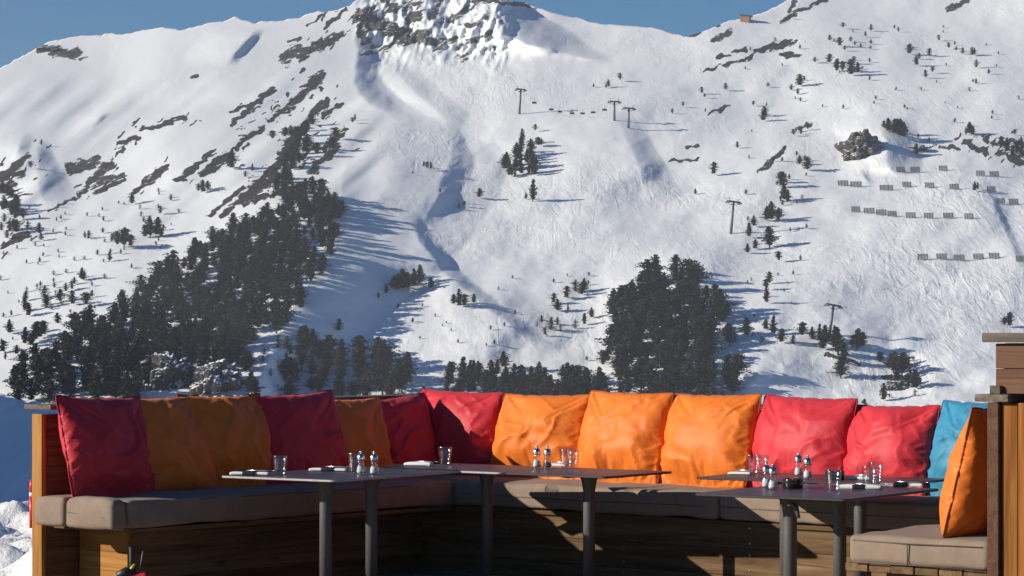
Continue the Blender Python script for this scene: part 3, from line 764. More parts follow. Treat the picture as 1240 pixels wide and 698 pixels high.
def cushion_mesh(wd, ht, th, seed, slump=0.0):
    P, fl = SIMS[seed % len(SIMS)]; P = P.copy()
    if seed % 2: P[:, 0] *= -1; fl = [f[::-1] for f in fl]
    n = CN; ids = np.arange(n * n).reshape(n, n)
    ring = list(ids[0]) + list(ids[1:, -1]) + list(ids[-1, -2::-1]) + list(ids[-2:0:-1, 0])
    R_ = P[ring]; lo, hi = R_.min(0), R_.max(0)
    x = (P[:, 0] - (lo[0] + hi[0]) / 2) / ((hi[0] - lo[0]) / 2); z = (P[:, 2] - lo[2]) / (hi[2] - lo[2]) * 2 - 1
    t = P[:, 1] / max(1e-3, (P[:, 1].max() - P[:, 1].min()))
    xc, zc = np.clip(x, -1, 1), np.clip(z, -1, 1); core = np.clip((1 - xc ** 4) * (1 - zc ** 4), 0, 1)
    # big soft folds of the loose stuffing
    sg = np.sign(P[:, 1]); sd = seed * 1.37
    ang = 0.5 + (seed % 5) * .35; wx = x + 0.4 * fbm(x * .9 + sd, z * .9, 8, 2); wz = z + 0.4 * fbm(x * .9, z * .9 + sd, 12, 2)
    p = wx * math.cos(ang) + wz * math.sin(ang); q = -wx * math.sin(ang) + wz * math.cos(ang)
    fold = np.clip(1 - np.abs(vnoise(p * 0.8 + sd, q * 2.3 + sd, 16)) * 2.2, 0, 1) ** 1.7
    msk = sst(-0.1, 0.6, vnoise(x * 1.1 + sd * 2, z * 1.1, 19))
    fold2 = np.clip(1 - np.abs(vnoise(q * 1.1 - sd, p * 3.1 + sd, 36)) * 2.4, 0, 1) ** 2
    d = 0.020 * vnoise(x * 1.3 + sd, z * 1.3 - sd, 5) + 0.024 * fold * msk + 0.013 * fold2 * (1 - msk * .5) + 0.006 * vnoise(p * 3, q * 5 + sd, 26)
    y = t * th + sg * d * core
    fl2 = 1 - 0.14 * zc      # fuller at the bottom
    Pn = np.stack([x * wd / 2, y * fl2, (z + 1) * ht / 2], 1)
    Pn[:, 2] -= slump * ht * (1 - xc ** 2) * np.clip(zc, 0, 1) ** 2
    me = bpy.data.meshes.new('cushion'); me.from_pydata(Pn.tolist(), [], fl); me.update()
    bm = bmesh.new(); bm.from_mesh(me); bmesh.ops.recalc_face_normals(bm, faces=bm.faces)
    for fc in bm.faces: fc.smooth = True
    bm.to_mesh(me); bm.free()
    return me, [Pn[i] for i in ring]

def cushion(color, label, base, rz, lean, wd, ht, th, seed, roll=0.0, slump=0.02):
    o = empty('cushion', base, (0, 0, 0))
    o.rotation_euler = (Matrix.Rotation(rz, 3, 'Z') @ Matrix.Rotation(-R(lean), 3, 'X') @ Matrix.Rotation(R(roll), 3, 'Y')).to_euler()
    tag(o, label, 'cushion', 'square scatter cushions on the benches')
    me, rim = cushion_mesh(wd, ht, th, seed, slump)
    cv = link('cover', me, M[color], o); sm = cv.modifiers.new('smooth', 'SUBSURF'); sm.levels = 0; sm.render_levels = 1
    bm = bmesh.new(); tube(bm, [Vector(p) for p in rim], 0.0042, 6, closed=True)
    bm_obj('piping', bm, M[color + '_seam'], o)
    return o

ZS = 0.518
def s_of_u(u, t):
    k = (u - 620) / F; P = C0 + NN * t
    return (k * P.y - P.x) / (E.x - k * E.y)
def t_of_u(u, s):
    k = (u - 620) / F; P = C0 + E * s
    return (k * P.y - P.x) / (NN.x - k * NN.y)
# back row: (u left, u right, top z, colour, yaw, lean, label)
BACK = [
 (503, 597, 1.005, 'red', 6, 14, 'red cushion in the back corner, a diagonal shadow cutting across its lower left half'),
 (600, 704, 0.995, 'orange', 2, 17, 'deep orange cushion between the half shaded red one and the paler orange one'),
 (699, 805, 1.018, 'orange', -2, 15, 'middle one of the three sunlit orange cushions on the back bench'),
 (801, 912, 1.015, 'orange', -3, 16, 'wide sunlit orange cushion next to the red pair on the back bench'),
 (906, 1027, 1.01, 'red', -4, 16, 'bright red cushion leaning between orange and another bright red cushion'),
 (1019, 1128, 0.975, 'red', -3, 18, 'bright red cushion touching the blue cushion'),
 (1122, 1236, 1.0, 'blue', -4, 17, 'sky blue cushion in the right hand corner of the back bench'),
]
for i, (u0, u1, zt_, c, yaw, lean, lab) in enumerate(BACK):
    sa, sb = s_of_u(u0, -0.38), s_of_u(u1, -0.38)
    wd_ = (sb - sa) * 1.0
    h = (zt_ - ZS) / math.cos(R(lean)) + 0.02
    cushion(c, lab, loc((sa + sb) / 2, -0.33, ZS - 0.008), ANG + R(yaw), lean, wd_, h, 0.235, 300 + i * 7, roll=[1.5, -0.5, 0.6, -0.8, 1.2, -1, 0.8][i])
# left row: (centre u at the top line, width, colour, yaw, lean, s offset, label)
LEFT = [
 (113, 0.58, 0.545, 'red', 3, 16, -0.34, 'dark red cushion nearest the honey post, its creased edge catching the sun'),
 (190, 0.56, 0.53, 'orange', -4, 17, -0.38, 'shaded burnt orange cushion right against the nearest red cushion'),
 (262, 0.57, 0.535, 'orange', -2, 16, -0.37, 'second shaded burnt orange cushion, before the tall dark red one'),
 (347, 0.62, 0.53, 'red', -3, 15, -0.35, 'dark red cushion with a spiky corner between two shaded orange cushions'),
 (412, 0.55, 0.50, 'orange', -5, 16, -0.38, 'narrow looking shaded orange cushion between two dark red cushions'),
 (472, 0.56, 0.51, 'red', -6, 15, -0.39, 'small looking dark red cushion deepest in the shade at the end of the left bench'),
]
for i, (u, wd_, h, c, yaw, lean, s0, lab) in enumerate(LEFT):
    t = t_of_u(u, -0.52)
    cushion(c, lab, loc(s0, t, ZS - 0.004), ANG + R(90 + yaw), lean, wd_ * 1.04, h, 0.22, 500 + i * 11, roll=[1, -1, 1, -2, 1, 0][i])
cushion('orange', 'upright orange cushion seen edge on at the right edge, leaning on the timber cabinet', loc(WR + 0.40, LR - 0.37, 0.510), ANG - R(90) + R(4), 14, 0.60, 0.56, 0.24, 700)

# ------------------------------------------------------------------ tables
TZ = 0.64
def table(label, corner, ls, lt, cols, rot=0.0, handle=True, edge='edge'):
    """corner = near right corner; ls along E (to the left), lt away from the viewer"""
    o = empty('bistro_table', corner, (0, 0, ANG + rot)); tag(o, label, 'table', 'brown grey bistro tables')
    bm = bmesh.new(); r = 0.03; th = 0.012; seg = 6
    ring = []
    for (cx, cy, a0) in ((-r, r, -90), (-r, lt - r, 0), (-ls + r, lt - r, 90), (-ls + r, r, 180)):
        for k in range(seg + 1):
            a = R(a0 + 90 * k / seg); ring.append((cx + r * math.cos(a), cy + r * math.sin(a)))
    prof = [(0.0015, TZ), (0, TZ - 0.0015), (0, TZ - th + 0.003), (0.005, TZ - th)]
    cx, cy = -ls / 2, lt / 2
    rows = []
    for (ins, z) in prof:
        rows.append([bm.verts.new((x + (ins if x < cx else -ins), y + (ins if y < cy else -ins), z)) for (x, y) in ring])
    n = len(ring)
    top = bm.faces.new(rows[0]); bm.faces.new(rows[-1][::-1])
    for i in range(3):
        for k in range(n):
            f = bm.faces.new((rows[i][k], rows[i + 1][k], rows[i + 1][(k + 1) % n], rows[i][(k + 1) % n])); f.material_index = 1
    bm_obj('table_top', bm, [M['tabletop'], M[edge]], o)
    for (x, y) in cols:
        bm = bmesh.new()
        tube(bm, [(x, y, 0.02), (x, y, TZ - .15), (x, y, TZ - .10), (x, y, TZ - .045), (x, y, TZ - .013)], [0.031, 0.031, 0.031, 0.040, 0.056], 20)
        bm_obj('column', bm, M['column'], o)
        bm = bmesh.new()
        bmesh.ops.create_cone(bm, cap_ends=True, segments=32, radius1=0.20, radius2=0.17, depth=0.018, matrix=Matrix.Translation((x, y, 0.0105)))
        b_ = bm_obj('foot_plate', bm, M['column'], o)
    wd = bmesh.new()
    xa = sum(c[0] for c in cols) / len(cols); ya = sum(c[1] for c in cols) / len(cols)
    L = 0.17
    for (dx, dy) in ((1, 0), (0, 1)):
        q = bmesh.ops.create_cube(wd, size=1.0)
        for v in q['verts']: v.co = Vector((xa + v.co.x * (0.42 if dx else 0.035), ya + v.co.y * (0.42 if dy else 0.035), TZ - .019 + v.co.z * (0.010 if dx else 0.008)))
    bm_obj('bracket', wd, M['column'], o)
    if handle:
        x, y = cols[0]
        bm = bmesh.new(); tube(bm, [(x + 0.04, y - 0.06, TZ - .035), (x + 0.07, y - 0.075, TZ - .055), (x + 0.085, y - 0.08, TZ - .10)], [0.007, 0.012, 0.009], 10)
        bm_obj('lever', bm, M['column'], o)
        bm = bmesh.new()
        for dz, dx in ((TZ - .045, -0.02), (TZ - .045, 0.02)):
            q = bmesh.ops.create_uvsphere(bm, u_segments=10, v_segments=6, radius=0.008)
            for v in q['verts']: v.co += Vector((x + dx, y - 0.047, dz))
        bm_obj('bolts', bm, M['chrome'], o)
    return o
def P2(u, v): return at_z(u, v, TZ)
def gp(p): return Vector((p.x, p.y, 0.0))
Nl = gp(P2(405, 581.5)); Nr = gp(P2(1026, 604.5)); Lf = gp(P2(841, 577.5)); Nm = gp(P2(735, 577))
AX = lambda rot: Vector((math.cos(ANG + rot), math.sin(ANG + rot), 0))
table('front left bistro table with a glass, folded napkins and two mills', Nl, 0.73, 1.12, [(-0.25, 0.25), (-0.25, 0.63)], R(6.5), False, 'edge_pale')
table('bistro table in the middle, right of the lone glass, carrying two mills and two glasses', Nm, 0.645, 0.62, [(-0.32, 0.31)], R(4.6), False)
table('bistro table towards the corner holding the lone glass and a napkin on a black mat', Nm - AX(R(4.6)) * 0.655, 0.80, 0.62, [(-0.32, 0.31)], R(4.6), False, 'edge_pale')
table('front right bistro table, closest to the viewer, with the black ashtray at its left end', Nr, 0.77, 0.95, [(-0.385, 0.20), (-0.385, 0.685)], R(6.7))
table('bistro table at the right beyond the closest one, near the blue cushion', Lf + AX(R(6.7)) * 1.12, 1.12, 0.58, [(-0.33, 0.25), (-0.74, 0.25)], R(6.7), False)

# ------------------------------------------------------------------ tableware
def lathe(prof, seg=32):
    bm = bmesh.new(); rows = []
    for (r, z) in prof:
        if r < 1e-5: rows.append([bm.verts.new((0, 0, z))])
        else: rows.append([bm.verts.new((r * math.cos(6.28319 * k / seg), r * math.sin(6.28319 * k / seg), z)) for k in range(seg)])
    for i in range(len(rows) - 1):
        a, b = rows[i], rows[i + 1]
        for k in range(seg):
            k2 = (k + 1) % seg
            if len(a) == 1 and len(b) == 1: continue
            if len(a) == 1: f = bm.faces.new((a[0], b[k2], b[k]))
            elif len(b) == 1: f = bm.faces.new((a[k], a[k2], b[0]))
            else: f = bm.faces.new((a[k], a[k2], b[k2], b[k]))
            f.smooth = True
    return bm
def mesh_of(bm, name):
    bmesh.ops.recalc_face_normals(bm, faces=bm.faces)
    me = bpy.data.meshes.new(name); bm.to_mesh(me); bm.free(); return me
# tumbler with stacked rings
outer = []
for k in range(25):
    t = k / 24; z = 0.004 + 0.084 * t
    outer.append((0.0265 + 0.0095 * t + (0.0011 * abs(math.sin(t * math.pi * 6)) if 0.08 < t < 0.86 else 0), z))
inner = [(0.0335, 0.0875), (0.031, 0.06), (0.0275, 0.03), (0.0245, 0.014), (0.012, 0.010), (0, 0.0098)]
GL = mesh_of(lathe([(0, 0.0), (0.022, 0.0), (0.0255, 0.002)] + outer + [(0.0352, 0.0888)] + inner, 40), 'tumbler'); GL.materials.append(M['glass'])
def tumbler(u, v, label, sc=1.0):
    p = P2(u, v); o = bpy.data.objects.new('tumbler', GL); COL.objects.link(o); o.location = (p.x, p.y, TZ + 0.0005); o.scale = (sc * 1.08,) * 3
    o.rotation_euler = (0, 0, rnd.random() * 6); tag(o, label, 'glass', 'clear ribbed tumblers on the tables')
body_p = [(0, 0), (0.019, 0), (0.0215, 0.003), (0.0222, 0.015), (0.0205, 0.028), (0.0165, 0.042), (0.0150, 0.050), (0.0165, 0.058), (0.0175, 0.066)]
MB_ = mesh_of(lathe(body_p + [(0.0155, 0.066), (0.0145, 0.058), (0.013, 0.050), (0.0145, 0.042), (0.0182, 0.028), (0.0198, 0.015), (0.0188, 0.006), (0, 0.005)], 28), 'mill_body')
MC_ = mesh_of(lathe([(0, 0.0665), (0.0188, 0.0665), (0.0192, 0.070), (0.0188, 0.080), (0.0170, 0.089), (0.0120, 0.0955), (0.005, 0.098), (0.0045, 0.100), (0.0062, 0.104), (0.006, 0.108), (0.003, 0.1105), (0, 0.111)], 28), 'mill_cap')
def filling(top): return mesh_of(lathe([(0, 0.0062), (0.0183, 0.0066), (0.0193, 0.015), (0.0178, 0.028), (0.0150, min(top, .039)), (0, top + 0.002)], 24), 'filling')
SF, PF = filling(0.036), filling(0.030)
for me, m in ((MB_, 'glass'), (MC_, 'chrome'), (SF, 'salt'), (PF, 'pepper')): me.materials.append(M[m])
def mill(u, v, salt, label):
    p = P2(u, v); o = empty('salt_mill' if salt else 'pepper_mill', (p.x, p.y, TZ + 0.0005)); o.scale = (1.08,) * 3; tag(o, label, 'salt mill' if salt else 'pepper mill', 'small clear mills with chrome caps')
    for nm, me in (('body', MB_), ('cap', MC_), ('filling', SF if salt else PF)):
        c = bpy.data.objects.new(nm, me); COL.objects.link(c); c.parent = o
def napkin(u, v, ang, label, L=0.20, black=True, mat=False):
    p = P2(u, v); o = empty('cutlery_napkin', (p.x, p.y, TZ + 0.001), (0, 0, ang)); tag(o, label, 'napkin', 'rolled white napkins with cutlery')
    sd = rnd.randint(0, 90)
    me = soft_box(-L / 2, L / 2, -0.03, 0.03, 0.0, 0.014, r=0.005, step=0.008, seed=sd, puff=0.004, wr=0.003); link('napkin', me, M['napkin'], o)
    if black:
        me = soft_box(-0.035, 0.03, -0.033, 0.033, -0.0005, 0.0185, r=0.005, step=0.01, seed=sd + 1, puff=0.003, wr=0.001); link('sleeve', me, M['black'], o)
    bm = bmesh.new()
    tube(bm, [(-0.02, 0.006, 0.0225), (0.06, 0.008, 0.0225), (L / 2 + 0.015, 0.008, 0.021)], [0.003, 0.0025, 0.0025], 8)
    for k in range(4): tube(bm, [(L / 2 + 0.014, -0.002 + 0.006 * k, 0.021), (L / 2 + 0.035, -0.003 + 0.0065 * k, 0.022), (L / 2 + 0.06, -0.002 + 0.006 * k, 0.025)], 0.0013, 6)
    bm_obj('fork', bm, M['chrome'], o)
    if mat:
        bm = bmesh.new(); q = bmesh.ops.create_cube(bm, size=1)
        for vv in q['verts']: vv.co = Vector((vv.co.x * 0.24 - 0.07, vv.co.y * 0.10, vv.co.z * 0.004 + 0.0015))
        bm_obj('black_mat', bm, M['black'], o)
def ashtray(u, v, label):
    p = P2(u, v)
    pr = [(0, 0), (0.044, 0), (0.0465, 0.002), (0.0475, 0.02), (0.0475, 0.042), (0.046, 0.045), (0.041, 0.045), (0.039, 0.042), (0.036, 0.014), (0, 0.012)]
    bm = lathe(pr, 48)
    for vtx in bm.verts:
        if vtx.co.z > 0.035:
            a = math.atan2(vtx.co.y, vtx.co.x) * 4 / 6.28319
            if abs(a - round(a)) < 0.10: vtx.co.z -= 0.010
    o = bm_obj('ashtray', bm, M['ashtray']); o.location = (p.x, p.y, TZ + 0.0005); tag(o, label, 'ashtray', 'black ashtrays')

tumbler(339, 575, 'ribbed tumbler alone near the left corner of the front left table')
mill(437, 574.5, True, 'salt mill with chrome cap, left one of the pair on the front left table')
mill(453, 575, True, 'salt mill with chrome cap, right one of the pair on the front left table')
tumbler(430, 571, 'ribbed tumbler half hidden behind the mills on the front left table')
napkin(303, 575.3, ANG + 0.55, 'white napkin lying left of the tumbler at the corner of the front left table', 0.20)
napkin(398, 570.5, ANG + 0.5, 'white napkin between the tumbler and the mills on the front left table', 0.20)
tumbler(539, 562.4, 'lone ribbed tumbler in front of the half shaded red cushion')
napkin(507, 564, ANG + 0.45, 'white napkin on a black mat beside the lone tumbler', 0.15, False, True)
mill(650, 567, True, 'salt mill with chrome cap before the deep orange cushion')
mill(663, 567.5, False, 'pepper mill with chrome cap before the deep orange cushion')
tumbler(686, 565.5, 'ribbed tumbler right of the pepper mill, in front of the orange cushions')
tumbler(693, 567, 'ribbed tumbler overlapping another one, rightmost item on the middle table')
napkin(674, 565, ANG + 0.4, 'small white napkin between the pepper mill and two tumblers', 0.12, False)
tumbler(912, 573.5, 'left one of two tumblers at the far left end of the right hand table')
tumbler(922, 574.5, 'tumbler just behind the chrome mills of the closest table')
napkin(896, 575, ANG + 0.4, 'white napkin at the far left tip of the right hand table', 0.12, False)
mill(967, 577, True, 'salt mill before the red cushion, behind the black ashtray')
mill(978, 580.5, True, 'salt mill before the red cushion, right one of the two behind the ashtray')
ashtray(1011, 581, 'black ashtray half hidden behind a tumbler at the right')
napkin(1040, 581, ANG + 0.4, 'white napkin behind the pair of tumblers at the right', 0.12, False)
tumbler(1061, 584, 'farther one of the two overlapping tumblers at the right')
mill(928, 591, True, 'salt mill at the left on the closest table, half hidden by its neighbour')
mill(936, 593.5, True, 'salt mill beside the black ashtray on the closest table')
ashtray(960, 591.5, 'black ashtray between mill and tumbler on the closest table')
tumbler(1009, 594, 'ribbed tumbler right of the ashtray on the closest table')
tumbler(1053, 590, 'nearer one of the two overlapping tumblers at the right')
napkin(1041, 592, ANG + 0.52, 'white napkin with a black sleeve between the tumblers on the closest table', 0.20)
napkin(1091, 589.5, ANG + 0.52, 'white napkin with a black sleeve at the right end of the closest table', 0.20)

# ------------------------------------------------------------------ things by the left bench
bg_ = empty('red_bag', loc(-0.10, LT - 0.14, -0.03)); tag(bg_, 'small red bag with a thin rod, standing under the end of the left bench', 'bag')
me = soft_box(-0.075, 0.075, -0.055, 0.055, 0.0, 0.175, r=0.03, step=0.015, seed=77, puff=0.01, wr=0.014); link('bag_body', me, M['red'], bg_)
bm = bmesh.new(); tube(bm, [(-0.09, -0.03, 0.165), (-0.04, -0.02, 0.185), (0.0, 0.0, 0.185)], [0.02, 0.028, 0.018], 10); bm_obj('rolled_flap', bm, M['black'], bg_)
bm = bmesh.new(); tube(bm, [(-0.02, 0.0, 0.17), (-0.02, 0.0, 0.27), (-0.022, 0.0, 0.31)], 0.011, 8); bm_obj('strap', bm, M['strap'], bg_)
bm = bmesh.new(); tube(bm, [(0.015, 0, 0.16), (0.03, 0, 0.24), (0.042, 0, 0.31)], 0.0035, 8); bm_obj('rod', bm, M['steel'], bg_)
bm = bmesh.new(); tube(bm, [(-0.03, -0.02, 0.17), (-0.02, -0.02, 0.20), (0.0, -0.02, 0.225)], [0.006, 0.009, 0.006], 8); bm_obj('toggle', bm, M['yellow'], bg_)

mp = Vector(((37.0 - 620) / F * 20.5 + .012, 20.5, 0.0))
mk = empty('marker_pole', (mp.x, mp.y, -0.13)); tag(mk, 'red marker pole with a white band in the snow behind the honey post', 'pole')
for (z0, z1, m_, nm) in ((0, 0.24, 'redplastic', 'lower_pole'), (0.24, 0.27, 'whiteplastic', 'band'), (0.27, 0.37, 'redplastic', 'upper_pole')):
    bm = bmesh.new(); tube(bm, [(0, 0, z0), (0, 0, (z0 + z1) / 2), (0, 0, z1)], 0.022 if nm != 'upper_pole' else [0.022, 0.022, 0.015], 16); bm_obj(nm, bm, M[m_], mk)

# ------------------------------------------------------------------ pines
def pine_mesh(seed, slim, layers, clumps, top_round=0.0, ragged=0.25, low=0.12):
    r = np.random.default_rng(seed)
    V = []; Fc = []; T = []
    sway = r.uniform(-.05, .05, 2)
    ph = r.uniform(0, 6.28, 4)
    for i in range(layers):
        t = low + (1 - low) * (i + 0.5) / layers
        tt = (t - low) / (1 - low)
        cone = (1 - tt) ** 0.85; dome = max(0, 1 - tt ** 2.3) ** 0.62
        rad = slim * (cone * (1 - top_round) + dome * top_round) * (0.5 + 0.5 * min(1, tt * 4)) * r.uniform(1 - ragged, 1 + ragged * .6) + 0.012
        nb = max(3, int(clumps * (0.4 + rad / slim)))
        a0 = r.uniform(0, 6.28)
        for b in range(nb):
            a = a0 + 6.283 * b / nb + r.uniform(-.4, .4)
            if r.random() < 0.10: continue
            lob = 1 + 0.30 * math.sin(2 * a + ph[0] + 5 * t) + 0.22 * math.sin(3 * a + ph[1] - 9 * t)
            ln = rad * r.uniform(0.6, 1.15) * lob
            tone0 = r.uniform(0, 1) ** 1.3
            nk = 3 + int(ln / slim * 5)
            for k in range(nk):
                f = (k + 0.7) / nk
                cx = math.cos(a) * ln * f + sway[0] * t; cy = math.sin(a) * ln * f + sway[1] * t
                cz = t + (0.34 * f * ln - 0.20 * f * f * ln) + r.normal(0, .012)
                s = (0.026 + 0.022 * (1 - f)) * r.uniform(.6, 1.4)
                for q in range(2):
                    n = r.normal(0, 1, 3); n[2] = abs(n[2]) * 0.9 + 0.2; n /= np.linalg.norm(n)
                    x = np.cross(n, r.normal(0, 1, 3)); x /= np.linalg.norm(x); y = np.cross(n, x)
                    c = np.array([cx, cy, cz]) + r.normal(0, .014, 3)
                    base = len(V)
                    V += [c - x * s * 1.2, c + y * s * .75, c + x * s * 1.2 + np.array([0, 0, s * .4]), c - y * s * .75]
                    Fc.append((base, base + 1, base + 2, base + 3))
                    T += [np.clip(tone0 * .7 + r.uniform(0, .35), 0, 1)] * 4
    me = np_mesh('crown', np.array(V), np.array(Fc), smooth=False)
    fattr(me, 'tone', T); me.materials.append(M['needles'])
    bm = bmesh.new(); tube(bm, [(0, 0, -0.05), (sway[0] * .3, sway[1] * .3, 0.3), (sway[0], sway[1], 0.93)], [0.026, 0.018, 0.004], 6)
    bmesh.ops.recalc_face_normals(bm, faces=bm.faces)
    tr = bpy.data.meshes.new('trunk'); bm.to_mesh(tr); bm.free(); tr.materials.append(M['bark'])
    return me, tr, np.array(V), np.array(Fc), np.array(T)
PINES = [pine_mesh(1, 0.29, 13, 7, 0.55), pine_mesh(2, 0.22, 14, 6, 0.3), pine_mesh(3, 0.36, 11, 8, 1.0, 0.3), pine_mesh(4, 0.33, 12, 7, 0.85, 0.4, 0.16),
         pine_mesh(5, 0.27, 13, 7, 0.6, 0.35), pine_mesh(6, 0.48, 9, 9, 1.0, 0.4, 0.04), pine_mesh(7, 0.34, 11, 7, 1.0, 0.5, 0.22), pine_mesh(8, 0.30, 12, 7, 0.8, 0.45, 0.10)]
TREES = []    # (u, v base, height px, variant, label, group)
def inside(poly, x, y):
    c = False; n = len(poly)
    for i in range(n):
        x1, y1 = poly[i]; x2, y2 = poly[(i + 1) % n]
        if (y1 > y) != (y2 > y) and x < (x2 - x1) * (y - y1) / (y2 - y1) + x1: c = not c
    return c
def wood(poly, spacing, hfun, label, group, variants=(0, 2, 2, 3, 4, 6, 7, 7), skip=None, jit=0.55):
    us = [p[0] for p in poly]; vs = [p[1] for p in poly]
    v = min(vs); row = 0
    while v < max(vs):
        sp = spacing(v) if callable(spacing) else spacing
        u = min(us) + (row % 2) * sp * .5
        while u < max(us):
            uu = u + rnd.uniform(-jit, jit) * sp; vv = v + rnd.uniform(-jit, jit) * sp * .7
            if inside(poly, uu, vv) and not (skip and skip(uu, vv)):
                TREES.append((uu, vv, hfun(uu, vv) * rnd.uniform(.58, 1.15), rnd.choice(variants), label, group))
            u += sp
        v += sp * 0.72; row += 1
G1 = 'pines of the dark wood on the left slope'
wood([(8, 494), (16, 472), (60, 428), (130, 388), (200, 330), (262, 290), (300, 272), (330, 262), (352, 240), (384, 236), (424, 262), (412, 290), (400, 320), (386, 352), (362, 382), (330, 410), (304, 432), (300, 462), (318, 494)],
     lambda v: 9.4 + (v - 240) * 0.020, lambda u, v: 22 + (v - 240) * 0.055, 'dark pine packed among others in the big wood on the left slope', G1,
     skip=lambda u, v: (168 < u < 296 and 452 < v < 500 and rnd.random() < .82) or (205 < u < 225 and 335 < v < 350) or float(vnoise(np.array([u / 17.]), np.array([v / 13.]), 171)[0]) > .60)
wood([(330, 250), (336, 200), (352, 178), (372, 152), (384, 150), (372, 186), (360, 215), (350, 245)], 10, lambda u, v: 19, 'dark pine in the strip of trees climbing from the top of the big wood', 'pines in the strip above the big wood')
wood([(742, 372), (762, 352), (790, 340), (815, 332), (842, 338), (850, 362), (880, 384), (908, 412), (890, 424), (858, 432), (852, 458), (858, 494), (742, 494), (738, 440)],
     lambda v: 12.0 + (v - 330) * .02, lambda u, v: 30 + (v - 330) * .06, 'dark pine in the dense clump behind the orange cushions', 'pines of the clump behind the orange cushions', skip=lambda u, v: float(vnoise(np.array([u / 15.]), np.array([v / 13.]), 173)[0]) > .62)
wood([(392, 450), (402, 425), (425, 432), (455, 440), (480, 455), (505, 475), (525, 494), (388, 494)], 18, lambda u, v: 36, 'tall bushy pine in the group behind the small red cushions', 'pines in the group behind the shaded cushions')
wood([(520, 494), (530, 470), (560, 462), (600, 466), (640, 462), (690, 466), (730, 474), (735, 494)], 14, lambda u, v: 27, 'small spiky pine in the low belt behind the deep orange cushion', 'pines in the low belt behind the cushions', (0, 1, 4))
wood([(590, 490), (640, 482), (735, 486), (735, 500), (590, 500)], 13, lambda u, v: 36, 'small spiky pine in the low belt behind the deep orange cushion', 'pines in the low belt behind the cushions', (0, 1, 4, 2))
wood([(604, 222), (615, 196), (632, 172), (644, 188), (652, 212), (640, 216), (620, 216)], 8.5, lambda u, v: 18, 'dark pine in the small clump on the middle knoll', 'pines in the clump on the middle knoll', (0, 1, 4))
wood([(0, 290), (0, 230), (14, 235), (26, 262), (34, 280), (20, 290)], 11, lambda u, v: 16, 'pine among rocks at the left picture edge', 'pines among rocks at the left edge')
wood([(0, 420), (30, 350), (70, 330), (110, 320), (120, 360), (70, 400), (40, 425), (0, 450)], 19, lambda u, v: 15, 'scattered pine on the snow left of the big wood', 'scattered pines left of the big wood', (0, 3, 4, 5), skip=lambda u, v: rnd.random() < .35)
wood([(640, 385), (660, 372), (700, 340), (715, 350), (720, 400), (690, 415), (660, 415)], 15, lambda u, v: 15, 'small pine scattered on the slope left of the dense clump', 'small pines left of the dense clump', (0, 3, 5, 4), skip=lambda u, v: rnd.random() < .45)
wood([(330, 470), (345, 430), (380, 415), (395, 470), (380, 494), (340, 494)], 20, lambda u, v: 32, 'loosely standing pine in the gap right of the big wood', 'loose pines right of the big wood', (0, 3, 6))
wood([(545, 460), (560, 440), (600, 442), (680, 450), (720, 460), (700, 470), (560, 470)], 15, lambda u, v: 20, 'small spiky pine in the low belt behind the deep orange cushion', 'pines in the low belt behind the cushions', (0, 1, 4), skip=lambda u, v: rnd.random() < .3)
wood([(340, 470), (300, 440), (330, 420), (370, 400), (385, 420), (380, 440)], 17, lambda u, v: 16, 'loosely standing pine in the gap right of the big wood', 'loose pines right of the big wood', (0, 3, 5))
for (pl_, sp_, h_) in (([(0, 260), (120, 235), (230, 230), (200, 300), (90, 380), (0, 440)], 15, 6.5), ([(900, 40), (1235, 30), (1235, 150), (900, 170)], 24, 5.5), ([(900, 180), (1000, 180), (960, 420), (900, 420)], 22, 6.5), ([(420, 340), (720, 330), (720, 440), (540, 440)], 26, 6.0), ([(1040, 430), (1120, 430), (1120, 490), (1040, 490)], 16, 9)):
    wood(pl_, sp_, lambda u, v, h_=h_: h_, '', '', (2, 5, 0), skip=lambda u, v: rnd.random() < .5, jit=0.9)
